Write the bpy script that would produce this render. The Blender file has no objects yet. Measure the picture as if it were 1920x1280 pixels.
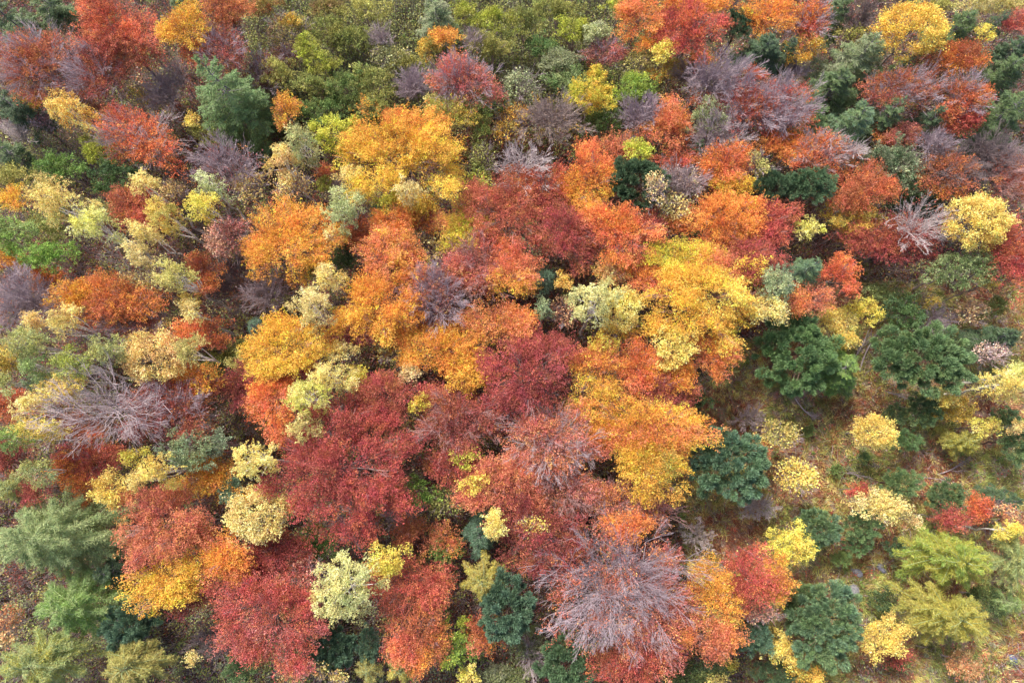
import bpy, math, zlib
import numpy as np

# ------------------------------------------------------------------ camera, sky, sun, exposure
scene = bpy.context.scene
RAD = math.radians
PITCH = RAD(11.0)
CAM_H = 70.0
FPX = 1280.0
cam_data = bpy.data.cameras.new('camera')
cam_data.sensor_width = 36.0
cam_data.lens = 24.0
cam_data.clip_end = 2000.0
camera = bpy.data.objects.new('camera', cam_data)
camera.location = (0, 0, CAM_H)
camera.rotation_euler = (PITCH, 0, 0)
scene.collection.objects.link(camera)
scene.camera = camera

SUN_EL, SUN_AZ = RAD(52), RAD(-35)          # azimuth from +Y (image up), negative = towards image left
world = bpy.data.worlds.new('World')
scene.world = world
world.use_nodes = True
wn = world.node_tree.nodes
sky = wn.new('ShaderNodeTexSky')
sky.sky_type = 'NISHITA'
sky.sun_disc = False
sky.sun_elevation = SUN_EL
sky.sun_rotation = SUN_AZ
sky.air_density = 1.0
sky.dust_density = 4.0
sky.ozone_density = 1.0
world.node_tree.links.new(sky.outputs[0], wn['Background'].inputs[0])
wn['Background'].inputs[1].default_value = 0.11
sun_data = bpy.data.lights.new('sun', 'SUN')
sun_data.energy = 2.3
sun_data.angle = RAD(16)
sun_data.color = (1.0, 0.93, 0.82)
sun = bpy.data.objects.new('sun', sun_data)
sun.rotation_euler = (math.pi / 2 - SUN_EL, 0, math.pi - SUN_AZ)
sun.location = (0, 0, 90)
scene.collection.objects.link(sun)
scene.view_settings.view_transform = 'Standard'
scene.view_settings.look = 'None'
scene.view_settings.exposure = 1.26
scene.view_settings.gamma = 1.0
scene.cycles.max_bounces = 5
scene.cycles.diffuse_bounces = 3
scene.cycles.glossy_bounces = 1
scene.cycles.transmission_bounces = 3
scene.cycles.transparent_max_bounces = 2
scene.cycles.caustics_reflective = False
scene.cycles.caustics_refractive = False

ALBEDO = 1.0
CP, SP = math.cos(PITCH), math.sin(PITCH)

def at(u, v, z):
    """ground-plan point seen at photo pixel (u, v) at height z, and metres per photo pixel there"""
    x, y = (u - 960) / FPX, (640 - v) / FPX
    t = (CAM_H - z) / (CP - y * SP)
    return np.array((x * t, (y * CP + SP) * t, z)), t / FPX

def pix(P):
    """photo pixel of world points (n,3), used to choose what grows where"""
    P = np.asarray(P, float)
    d = P - np.array((0, 0, CAM_H))
    yc = d[:, 1] * CP + d[:, 2] * SP
    zc = -(-d[:, 1] * SP + d[:, 2] * CP)
    return 960 + FPX * d[:, 0] / zc, 640 - FPX * yc / zc

# ------------------------------------------------------------------ colours (leaf and bark colours of the things themselves)
PAL = dict(
    red=(192, 88, 74), brick=(170, 88, 76), crimson=(172, 74, 72), wine=(146, 72, 70), maroon=(134, 82, 78), rose=(190, 116, 110),
    rust=(180, 104, 70), brown=(140, 98, 76), russet=(158, 78, 48), orange=(232, 138, 54), flame=(228, 118, 68),
    salmon=(222, 132, 96), amber=(238, 168, 50), gold=(236, 184, 60), yellow=(250, 208, 88), honey=(246, 212, 114),
    cream=(240, 216, 144), lemon=(228, 220, 82), palelemon=(236, 220, 130), lime=(182, 192, 52), olive=(156, 152, 74), khaki=(178, 174, 92),
    moss=(128, 140, 72), green=(102, 134, 72), grass=(132, 166, 62), leafgreen=(124, 156, 70), dark=(76, 102, 70), holly=(64, 88, 56),
    fir=(110, 134, 76), firdark=(78, 100, 62), pine=(94, 124, 82), bluepine=(90, 122, 98), grey=(150, 152, 120), sage=(160, 172, 116),
    palesage=(196, 204, 140), bluesage=(142, 164, 130), larch=(162, 180, 122), larchgreen=(140, 176, 80), larchgold=(190, 180, 66),
    larchtan=(182, 170, 96), tan=(212, 192, 118), peach=(232, 188, 128), pinkcream=(232, 186, 150), lilac=(186, 168, 178),
    twig=(180, 162, 168), silver=(194, 176, 180), white=(212, 198, 198), rosetwig=(196, 152, 148), darktwig=(134, 118, 120), browntwig=(178, 158, 152),
    beechbark=(142, 132, 128), birchbark=(236, 230, 222), pinebark=(120, 92, 78), firbark=(120, 116, 124), larchbark=(138, 122, 104),
)
def lin(c):
    c = np.array(PAL[c], float) / 255.0
    c = np.where(c <= 0.04045, c / 12.92, ((c + 0.055) / 1.055) ** 2.4)
    g = c @ np.array((0.3, 0.55, 0.15))
    return (c + (g - c) * 0.08 + 0.012) * ALBEDO

# ------------------------------------------------------------------ materials
def leaf_material(name, translucent, rough, spec, hue_noise):
    m = bpy.data.materials.new(name)
    m.use_nodes = True
    nt = m.node_tree
    n, l = nt.nodes, nt.links
    n.clear()
    out = n.new('ShaderNodeOutputMaterial')
    att = n.new('ShaderNodeAttribute'); att.attribute_name = 'leaf_color'
    tc = n.new('ShaderNodeTexCoord')
    nz = n.new('ShaderNodeTexNoise'); nz.inputs['Scale'].default_value = 1.1; nz.inputs['Detail'].default_value = 4
    l.new(tc.outputs['Object'], nz.inputs['Vector'])
    mr = n.new('ShaderNodeMapRange')
    mr.inputs[1].default_value, mr.inputs[2].default_value = 0.3, 0.7
    mr.inputs[3].default_value, mr.inputs[4].default_value = 0.5 - hue_noise, 0.5 + hue_noise
    l.new(nz.outputs[0], mr.inputs[0])
    hs = n.new('ShaderNodeHueSaturation')
    l.new(mr.outputs[0], hs.inputs['Hue'])
    l.new(att.outputs['Color'], hs.inputs['Color'])
    p = n.new('ShaderNodeBsdfPrincipled')
    p.inputs['Roughness'].default_value = rough
    p.inputs['Specular IOR Level'].default_value = spec
    tr = n.new('ShaderNodeBsdfTranslucent')
    mx = n.new('ShaderNodeMixShader'); mx.inputs[0].default_value = translucent
    l.new(hs.outputs[0], p.inputs['Base Color']); l.new(hs.outputs[0], tr.inputs[0])
    l.new(p.outputs[0], mx.inputs[1]); l.new(tr.outputs[0], mx.inputs[2])
    l.new(mx.outputs[0], out.inputs[0])
    return m

def bark_material(name, banded):
    m = bpy.data.materials.new(name)
    m.use_nodes = True
    nt = m.node_tree
    n, l = nt.nodes, nt.links
    p = n['Principled BSDF']; p.inputs['Roughness'].default_value = 0.85
    oi = n.new('ShaderNodeObjectInfo')
    tc = n.new('ShaderNodeTexCoord')
    mp = n.new('ShaderNodeMapping'); mp.inputs['Scale'].default_value = (1, 1, 5) if banded else (4, 4, 1)
    nz = n.new('ShaderNodeTexNoise'); nz.inputs['Scale'].default_value = 2.2; nz.inputs['Detail'].default_value = 5
    l.new(tc.outputs['Object'], mp.inputs[0]); l.new(mp.outputs[0], nz.inputs['Vector'])
    cr = n.new('ShaderNodeValToRGB')
    e = cr.color_ramp.elements
    e[0].position, e[0].color = (0.36, (0.2, 0.19, 0.18, 1)) if banded else (0.3, (0.55, 0.55, 0.55, 1))
    e[1].position, e[1].color = (0.46, (1, 1, 1, 1)) if banded else (0.7, (1.15, 1.12, 1.1, 1))
    l.new(nz.outputs[0], cr.inputs[0])
    mx = n.new('ShaderNodeMix'); mx.data_type = 'RGBA'; mx.blend_type = 'MULTIPLY'; mx.inputs[0].default_value = 1
    l.new(oi.outputs['Color'], mx.inputs[6]); l.new(cr.outputs[0], mx.inputs[7])
    l.new(mx.outputs[2], p.inputs['Base Color'])
    return m

MAT = dict(
    broad=leaf_material('broad_leaf', 0.32, 0.6, 0.12, 0.014),
    soft=leaf_material('small_leaf', 0.38, 0.6, 0.12, 0.012),
    needle=leaf_material('conifer_needle', 0.2, 0.5, 0.3, 0.012),
    blade=leaf_material('grass_blade', 0.3, 0.6, 0.2, 0.02),
    litter=leaf_material('dry_leaf', 0.1, 0.7, 0.2, 0.015),
    bark=bark_material('bark', False),
    birch=bark_material('birch_bark', True),
)

# ------------------------------------------------------------------ mesh helpers
def unit(v):
    return v / np.maximum(np.linalg.norm(v, axis=-1, keepdims=True), 1e-9)

def quads_mesh(name, V, C, mat):
    """V (n,4,3) separate leaf faces, C (n,3) a leaf colour each"""
    n = len(V)
    me = bpy.data.meshes.new(name)
    me.vertices.add(n * 4)
    me.vertices.foreach_set('co', np.ascontiguousarray(V, np.float32).ravel())
    me.loops.add(n * 4)
    me.loops.foreach_set('vertex_index', np.arange(n * 4, dtype=np.int32))
    me.polygons.add(n)
    me.polygons.foreach_set('loop_start', np.arange(0, n * 4, 4, dtype=np.int32))
    me.update(calc_edges=True)
    a = me.attributes.new('leaf_color', 'FLOAT_COLOR', 'FACE')
    col = np.ones((n, 4), np.float32); col[:, :3] = np.clip(C, 0.003, 0.95)
    a.data.foreach_set('color', col.ravel())
    me.materials.append(mat)
    return me

def leaf_quads(P, T, N, L, W, fold=0.0):
    T = unit(T)
    Bv = unit(np.cross(N, T))
    L = np.asarray(L)[..., None] if np.ndim(L) else L
    W = np.asarray(W)[..., None] if np.ndim(W) else W
    back = P - T * L * 0.5
    tip = P + T * L * 0.5
    mid = P - T * L * 0.05
    return np.stack((back, mid + Bv * W * 0.5, tip, mid - Bv * W * 0.5), axis=1)

def tubes(sets, sides=4):
    """sets: list of (points (n,k,3), radii (n,k)); returns verts, faces of tapered tubes"""
    Vs, Fs, off = [], [], 0
    for pts, rad in sets:
        n, k, _ = pts.shape
        if n == 0:
            continue
        m = sides if rad.max() > 0.05 else 3
        tan = np.empty_like(pts)
        tan[:, 1:-1] = pts[:, 2:] - pts[:, :-2]
        tan[:, 0] = pts[:, 1] - pts[:, 0]
        tan[:, -1] = pts[:, -1] - pts[:, -2]
        tan = unit(tan)
        ref = np.where(np.abs(tan[..., 2:3]) > 0.9, np.array((1.0, 0, 0)), np.array((0, 0, 1.0)))
        s = unit(np.cross(tan, ref)); t = np.cross(tan, s)
        ang = np.linspace(0, 2 * math.pi, m, endpoint=False)
        ring = s[:, :, None] * np.cos(ang)[None, None, :, None] + t[:, :, None] * np.sin(ang)[None, None, :, None]
        v = pts[:, :, None] + ring * rad[:, :, None, None]
        Vs.append(v.reshape(-1, 3))
        i = np.arange(n * k * m).reshape(n, k, m) + off
        a, b = i[:, :-1], i[:, 1:]
        f = np.stack((a, np.roll(a, -1, 2), np.roll(b, -1, 2), b), axis=-1).reshape(-1, 4)
        Fs.append(f)
        off += n * k * m
    return np.concatenate(Vs), np.concatenate(Fs)

def tube_mesh(name, sets, mat, sides=5):
    V, F = tubes(sets, sides)
    me = bpy.data.meshes.new(name)
    me.vertices.add(len(V)); me.vertices.foreach_set('co', np.ascontiguousarray(V, np.float32).ravel())
    me.loops.add(F.size); me.loops.foreach_set('vertex_index', np.ascontiguousarray(F, np.int32).ravel())
    me.polygons.add(len(F)); me.polygons.foreach_set('loop_start', np.arange(0, F.size, 4, dtype=np.int32))
    me.update(calc_edges=True)
    me.polygons.foreach_set('use_smooth', np.ones(len(F), bool))
    me.materials.append(mat)
    return me

def link(name, me, parent=None, color=None):
    o = bpy.data.objects.new(name, me)
    scene.collection.objects.link(o)
    if parent is not None:
        o.parent = parent
    if color is not None:
        o.color = (*color, 1)
    return o

def tag(o, label=None, cat=None, group=None, kind=None):
    for k, v in (('label', label), ('category', cat), ('group', group), ('kind', kind)):
        if v:
            o[k] = v
    return o

def bez(p0, p1, p2, k):
    t = np.linspace(0, 1, k)[None, :, None]
    return p0[:, None] * (1 - t) ** 2 + p1[:, None] * 2 * t * (1 - t) + p2[:, None] * t * t

def ground_z(x, y):
    return (0.5 * np.sin(x * 0.11 + 0.6) * np.cos(y * 0.09) + 0.35 * np.sin(x * 0.05 - y * 0.07 + 1.0)
            + 0.12 * np.sin(x * 0.63 + y * 0.41) + 0.08 * np.cos(x * 0.9 - y * 0.77))

# ------------------------------------------------------------------ tree growing
UP = np.array((0, 0, 1.0))
SPEC = dict(   # leaf length, width, cover, crown height ratio, crown height above ground, leaf material
    B=(0.102, 0.07, 1.4, 0.62, 13.0, 'broad'), H=(0.11, 0.075, 0.8, 0.66, 13.0, 'broad'), N=(0.125, 0.085, 0.10, 0.75, 12.0, 'broad'),
    W=(0.12, 0.072, 1.4, 1.0, 13.5, 'soft'), A=(0.13, 0.092, 1.35, 0.75, 13.0, 'broad'), G=(0.125, 0.085, 1.5, 0.75, 7.5, 'soft'),
    T=(0.18, 0.13, 0.5, 0.8, 8.5, 'broad'), S=(0.30, 0.05, 2.6, 1.5, 9.0, 'needle'), L=(0.32, 0.045, 2.1, 0.9, 10.0, 'soft'),
    P=(0.28, 0.055, 5.0, 0.72, 9.0, 'needle'),
)

def ball_dirs(rng, n, zmin):
    i = (np.arange(n) + rng.uniform(0, 1)) / n
    z = 1 - i * (1 - zmin)
    ph = np.arange(n) * 2.39996 + rng.uniform(0, 6.28)
    r = np.sqrt(np.maximum(1 - z * z, 0))
    d = np.stack((r * np.cos(ph), r * np.sin(ph), z), 1) + rng.normal(0, 0.13, (n, 3))
    return unit(d)

def tint(rng, cols, m, jit=0.16):
    """leaf colours: m (n,) 0..1 between the tree's leaf colours, each leaf a little lighter or darker"""
    k = len(cols)
    x = np.clip(m, 0, 0.9999) * (k - 1) if k > 1 else np.zeros(len(m))
    i = np.clip(x.astype(int), 0, max(k - 2, 0))
    f = (x - i)[:, None]
    cc = np.array(cols)
    c = cc[i] * (1 - f) + cc[np.minimum(i + 1, k - 1)] * f
    g = rng.normal(0, jit, (len(m), 1))
    return c * np.exp(g) * (1 + rng.normal(0, 0.05, (len(m), 3)))

def crown_broad(rng, kind, A, B, C, cols, grad, n, L, W, full=False):
    R = min(A, B)
    rl_m = {'B': 1.25, 'H': 1.25, 'N': 1.3, 'W': 0.55, 'A': 0.6, 'G': 0.6, 'T': 0.9}[kind]
    rl = np.clip(rl_m / R, 0.2, 0.5)
    nl = int(np.clip(2.3 * (A * B / R ** 2) / rl ** 2, 7, 90))
    d = ball_dirs(rng, nl, -0.35)
    nt = int(nl * 0.6)                               # most boughs spread evenly over the crown as seen from above
    rr_ = np.sqrt((np.arange(nt) + 0.5) / nt) * 0.97
    ph_ = np.arange(nt) * 2.39996 + rng.uniform(0, 6.28)
    d[:nt] = unit(np.stack((rr_ * np.cos(ph_), rr_ * np.sin(ph_), np.sqrt(1 - rr_ ** 2)), 1) + rng.normal(0, 0.09, (nt, 3)))
    S = np.array((A, B, C))
    reach = rng.uniform({'A': 0.5, 'W': 0.55, 'G': 0.5}.get(kind, 0.62), 1.2 if kind in 'AG' else 1.12, (nl, 1))
    if full:
        reach = rng.uniform(0.8, 1.05, (nl, 1))
    wgt = np.exp(rng.normal(0, 0.2 if full else 0.55, nl)); wgt /= wgt.sum()
    lc = d * (reach - rl * 0.75)
    nleaf = {'B': 30, 'H': 22, 'N': 14, 'W': 26, 'A': 12, 'G': 18, 'T': 5}[kind]
    ns = max(n // nleaf, 20)
    li = rng.choice(nl, ns, p=wgt)
    dd = unit(rng.normal(0, 1, (ns, 3)) + d[li] * 0.9 + UP * 0.55)
    q = lc[li] + dd * rl * rng.uniform(0.55, 1.1, (ns, 1)) * np.array((1, 1, 0.85))
    q = q * (1 + rng.exponential(0.05, (ns, 1)))
    if kind in 'T':
        q = unit(q) * np.cbrt(rng.uniform(0.15, 1, (ns, 1)))
    P0 = q * S
    o = unit(P0 - np.array((0, 0, -C * 0.7)))
    if kind == 'W':
        ax = unit(o * 0.55 - UP * 0.75 + rng.normal(0, 0.35, (ns, 3)))
        nm = unit(o + UP * 0.5 + rng.normal(0, 0.35, (ns, 3)))
        Ls, Ws, th = 0.85, 0.34, 0.07
    elif kind in 'GAT':
        ax = unit(o + rng.normal(0, 0.6, (ns, 3)))
        nm = unit(o * 0.6 + UP + rng.normal(0, 0.5, (ns, 3)))
        Ls, Ws, th = (0.5, 0.4, 0.1) if kind == 'G' else (0.55, 0.42, 0.14) if kind == 'A' else (0.7, 0.5, 0.2)
    else:
        ax = unit(o * np.array((1, 1, 0.55)) + rng.normal(0, 0.33, (ns, 3)))
        nm = unit(UP + o * 0.5 + rng.normal(0, 0.3, (ns, 3)))
        Ls, Ws, th = 1.15, 0.62, 0.06
    sd = unit(np.cross(nm, ax)); nm = np.cross(ax, sd)
    m = nleaf
    s = rng.uniform(-0.5, 0.5, (ns, m)); w = rng.uniform(-0.5, 0.5, (ns, m)) * (1.0 - 0.75 * np.abs(s + 0.15) * 1.4)
    hgt = rng.normal(0, th, (ns, m)) - 0.22 * s ** 2
    P = P0[:, None] + ax[:, None] * (s * Ls)[..., None] + sd[:, None] * (w * Ws)[..., None] + nm[:, None] * hgt[..., None]
    T = ax[:, None] + sd[:, None] * (np.sign(w) * rng.uniform(0.2, 1.0, w.shape))[..., None] + rng.normal(0, 0.25, (ns, m, 3))
    Nn = unit(nm[:, None] + rng.normal(0, 0.55 if kind in 'BH' else 0.7, (ns, m, 3)))
    # colour: whole tree gradient, branch by branch, then spray by spray
    ly = rng.uniform(0, 1, nl)
    k1, k2 = rng.normal(0, 2.3, 3), rng.normal(0, 3.6, 3)
    drift = 0.5 + 0.34 * np.sin(q @ k1 + rng.uniform(0, 6.28)) + 0.2 * np.sin(q @ k2 + rng.uniform(0, 6.28))
    base = np.clip(0.5 - q[:, 1] * 0.75 + 0.22 * (ly[li] - 0.5), 0, 1) if grad else np.clip(0.65 * drift + 0.35 * ly[li], 0, 1)
    mm = np.clip(base[:, None] + rng.normal(0, 0.17, (ns, 1)) + rng.normal(0, 0.12, (ns, m)), 0, 1)
    br = np.exp(rng.normal(0, 0.12, nl))[li][:, None] * np.exp(rng.normal(0, 0.17, (ns, 1)))
    c = tint(rng, cols, mm.ravel(), 0.29) * np.repeat(br, m, 1).ravel()[:, None]
    if kind in 'BHN':                                # a few sprays have turned further towards orange
        acc = np.repeat(rng.random(ns) < 0.16, m)
        c[acc] = c[acc] * np.array((1.12, 1.45, 0.85))
    sz = rng.uniform(0.7, 1.25, ns * m)
    V = leaf_quads(P.reshape(-1, 3), T.reshape(-1, 3), Nn.reshape(-1, 3), L * sz, W * sz)
    return V, c, lc * S

def crown_pine(rng, A, B, C, cols, n, L, W):
    R = min(A, B)
    pr = np.clip(0.10 * R + 0.14, 0.26, 0.52)
    npf = int(np.clip(6.4 * A * B / pr ** 2 * 0.3, 16, 300))
    d = ball_dirs(rng, npf, -0.3)
    S = np.array((A, B, C))
    pc = d * S * rng.uniform(0.62, 1.02, (npf, 1)) - d * pr * 0.5
    inner = rng.random(npf) < 0.3
    pc[inner] *= 0.7
    rad = pr * rng.uniform(0.5, 1.5, npf)
    stretch = 1 + rng.uniform(0.1, 0.9, (npf, 1, 1))
    m = max(n // npf, 24)
    o = unit(pc + np.array((0, 0, C * 0.5)))
    nd = unit(rng.normal(0, 1, (npf, m, 3)) + o[:, None] * 0.75 + UP * 0.35)
    rr = rng.uniform(0.45, 1.0, (npf, m, 1)) * rad[:, None, None]
    along = (nd * o[:, None]).sum(-1, keepdims=True)
    P = pc[:, None] + nd * rr + o[:, None] * along * rr * (stretch - 1)
    T = unit(nd + o[:, None] * 0.5 + rng.normal(0, 0.3, nd.shape))
    N = unit(np.cross(T, rng.normal(0, 1, nd.shape)) + nd * 0.3)
    pm = rng.uniform(0, 1, npf)
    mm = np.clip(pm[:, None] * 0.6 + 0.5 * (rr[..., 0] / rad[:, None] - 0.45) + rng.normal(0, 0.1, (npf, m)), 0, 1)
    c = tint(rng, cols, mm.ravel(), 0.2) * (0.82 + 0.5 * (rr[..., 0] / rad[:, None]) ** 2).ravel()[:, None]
    sz = rng.uniform(0.75, 1.25, npf * m) * np.clip(R / 2.2, 0.6, 1.0)
    return leaf_quads(P.reshape(-1, 3), T.reshape(-1, 3), N.reshape(-1, 3), L * sz, W * sz), c, pc[:: max(1, npf // 14)]

def crown_whorl(rng, kind, A, B, C, cols, n, L, W):
    """fir, spruce and larch: tiers of branches round a straight stem, shorter towards the top"""
    R = (A + B) / 2
    nb = int(np.clip(20 * R, 26, 110))
    zt = np.sort(rng.beta(1.0, 1.35, nb))                      # 0 at the lowest tier, 1 at the tip
    ph = np.arange(nb) * 2.39996 + rng.normal(0, 0.35, nb)
    ln = (1 - zt) ** (0.8 if kind == 'S' else 0.6) * rng.uniform(0.72, 1.12, nb) + 0.06
    z0 = (zt * 2 - 1) * C
    tipdz = -0.16 * R * (1 - zt) * (1.0 if kind == 'S' else 0.5) + rng.normal(0, 0.1, nb) + (0.25 * R * zt)
    h = np.stack((np.cos(ph) * A, np.sin(ph) * B, np.zeros(nb)), 1)
    p0 = np.stack((np.zeros(nb), np.zeros(nb), z0), 1)
    p2 = p0 + h * ln[:, None] + UP * tipdz[:, None]
    bend = (-0.10 if kind == 'S' else 0.16) * R * ln
    p1 = (p0 + p2) / 2 + UP * bend[:, None] + np.cross(unit(h), UP) * rng.normal(0, 0.08, nb)[:, None] * R
    tot = ln.sum()
    per = np.maximum((n * ln / tot).astype(int), 6)
    bi = np.repeat(np.arange(nb), per)
    k = len(bi)
    t = rng.uniform(0.08, 1, k) ** 0.7
    tt = t[:, None]
    Pb = p0[bi] * (1 - tt) ** 2 + p1[bi] * 2 * tt * (1 - tt) + p2[bi] * tt ** 2
    tan = unit(2 * (1 - tt) * (p1[bi] - p0[bi]) + 2 * tt * (p2[bi] - p1[bi]))
    side = unit(np.cross(tan, UP)) * np.sign(rng.uniform(-1, 1, k))[:, None]
    # leaves sit on side shoots; shoots are quantised along the branch so that they read as separate sprays
    q = np.floor(t * 9 + rng.uniform(0, 1, nb)[bi]) / 9
    slen = (0.32 * R * ln[bi] * (1.15 - t) + 0.2) * (1 + 0.25 * np.sin(q * 40 + bi))
    u = rng.uniform(0, 1, k)
    if kind == 'S':
        sdir = unit(tan * 0.75 + side - UP * 0.25 + rng.normal(0, 0.12, (k, 3)))
        P = Pb + sdir * (u * slen)[:, None] + rng.normal(0, 0.05, (k, 3)) - UP * (0.12 * u * u * slen)[:, None]
        T = unit(sdir + rng.normal(0, 0.3, (k, 3)))
        N = unit(UP + rng.normal(0, 0.45, (k, 3)))
    else:
        sdir = unit(tan * 0.85 + side * 0.8 + UP * rng.normal(0.0, 0.4, k)[:, None] + rng.normal(0, 0.2, (k, 3)))
        P = Pb + sdir * (u * slen * 0.8)[:, None] + rng.normal(0, 0.05, (k, 3)) - UP * (0.05 + 0.4 * u * slen)[:, None]
        T = unit(sdir + rng.normal(0, 0.5, (k, 3)))
        N = unit(UP * 0.8 + rng.normal(0, 0.6, (k, 3)))
    mm = np.clip(rng.uniform(0, 0.55, nb)[bi] + 0.45 * u * t + rng.normal(0, 0.12, k), 0, 1)
    c = tint(rng, cols, mm, 0.2)
    sz = rng.uniform(0.7, 1.25, k) * np.clip(R / 1.8, 0.65, 1.0)
    return leaf_quads(P, T, N, L * sz, W * sz), c, (p0, p1, p2)

def limbs(rng, base, top, targets, r0, zfrom=0.45):
    """a tapered trunk from base to top, and a limb from it to each target"""
    b, t = np.array(base, float), np.array(top, float)
    k = 9
    s = np.linspace(0, 1, k)
    trunk = b + (t - b) * s[:, None]
    wob = np.linalg.norm(t - b) * 0.012
    trunk[1:-1] += rng.normal(0, wob, (k - 2, 3)) * np.array((1, 1, 0.2))
    rad = r0 * (1 - 0.82 * s) ; rad[0] *= 1.35
    sets = [(trunk[None], rad[None])]
    n = len(targets)
    if n:
        f = rng.uniform(zfrom, 0.97, n)
        st = b + (t - b) * f[:, None]
        d = targets - st
        mid = st + d * 0.5 + UP * (0.14 * np.linalg.norm(d, axis=1))[:, None] + rng.normal(0, 0.08, (n, 3)) * np.linalg.norm(d, axis=1)[:, None]
        pts = bez(st, mid, targets, 7)
        rl = np.minimum(r0 * 0.5, r0 * (1 - 0.82 * f) * 0.9)[:, None] * np.linspace(1, 0.22, 7)[None]
        sets.append((pts, np.maximum(rl, 0.018)))
    return sets

def twigs(rng, parent_pts, parent_rad, per, rel, spread, rmin, up=0.15, smin=0.22):
    n, k, _ = parent_pts.shape
    if n == 0 or per == 0:
        return np.zeros((0, 5, 3)), np.zeros((0, 5))
    s = rng.uniform(smin, 0.97, (n, per))
    x = s * (k - 1); i = np.minimum(x.astype(int), k - 2); f = (x - i)[..., None]
    ar = np.arange(n)[:, None]
    a, b = parent_pts[ar, i], parent_pts[ar, i + 1]
    st = a * (1 - f) + b * f
    tan = unit(b - a)
    plen = np.linalg.norm(np.diff(parent_pts, axis=1), axis=2).sum(1)[:, None]
    ln = plen * rel * (1.1 - 0.65 * s) * rng.uniform(0.6, 1.25, s.shape)
    d = unit(tan + spread * unit(rng.normal(0, 1, st.shape)) + UP * up)
    st, d, ln, tan = st.reshape(-1, 3), d.reshape(-1, 3), ln.reshape(-1, 1), tan.reshape(-1, 3)
    e = st + unit(d + tan * 0.5 + UP * up * 0.6) * ln
    pts = bez(st, st + d * ln * 0.5, e, 5)
    pr = (parent_rad[ar, i]).reshape(-1, 1)
    rad = np.maximum(pr * 0.55 * np.linspace(1, 0.35, 5)[None], rmin)
    return pts, rad

TURN = dict(red='flame', crimson='rust', wine='rust', maroon='russet', brick='rust', rose='salmon', rust='orange', russet='amber', orange='rust', flame='rust', salmon='orange', amber='orange', gold='olive')
GROUP = dict(B='broadleaf trees in autumn colour', H='half bare red trees with grey twigs showing', N='bare leafless trees', W='slender birches with feathery crowns',
             A='small trees with bright yellow leaves', G='green and olive bushy trees', T='thin trees with a few scattered leaves', S='dark firs and spruces',
             L='larches with soft needles', P='pines with rounded needle tufts')
NAME = dict(B='beech_tree', H='half_bare_tree', N='bare_tree', W='birch_tree', A='yellow_tree', G='bushy_tree', T='sparse_tree', S='fir_tree', L='larch_tree', P='pine_tree')
CAT = dict(B='beech', H='tree', N='bare tree', W='birch', A='tree', G='bushy tree', T='thin tree', S='fir', L='larch', P='pine')
BARK = dict(B='beechbark', H='lilac', N='twig', W='birchbark', A='beechbark', G='browntwig', T='twig', S='firbark', L='larchbark', P='pinebark')

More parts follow.
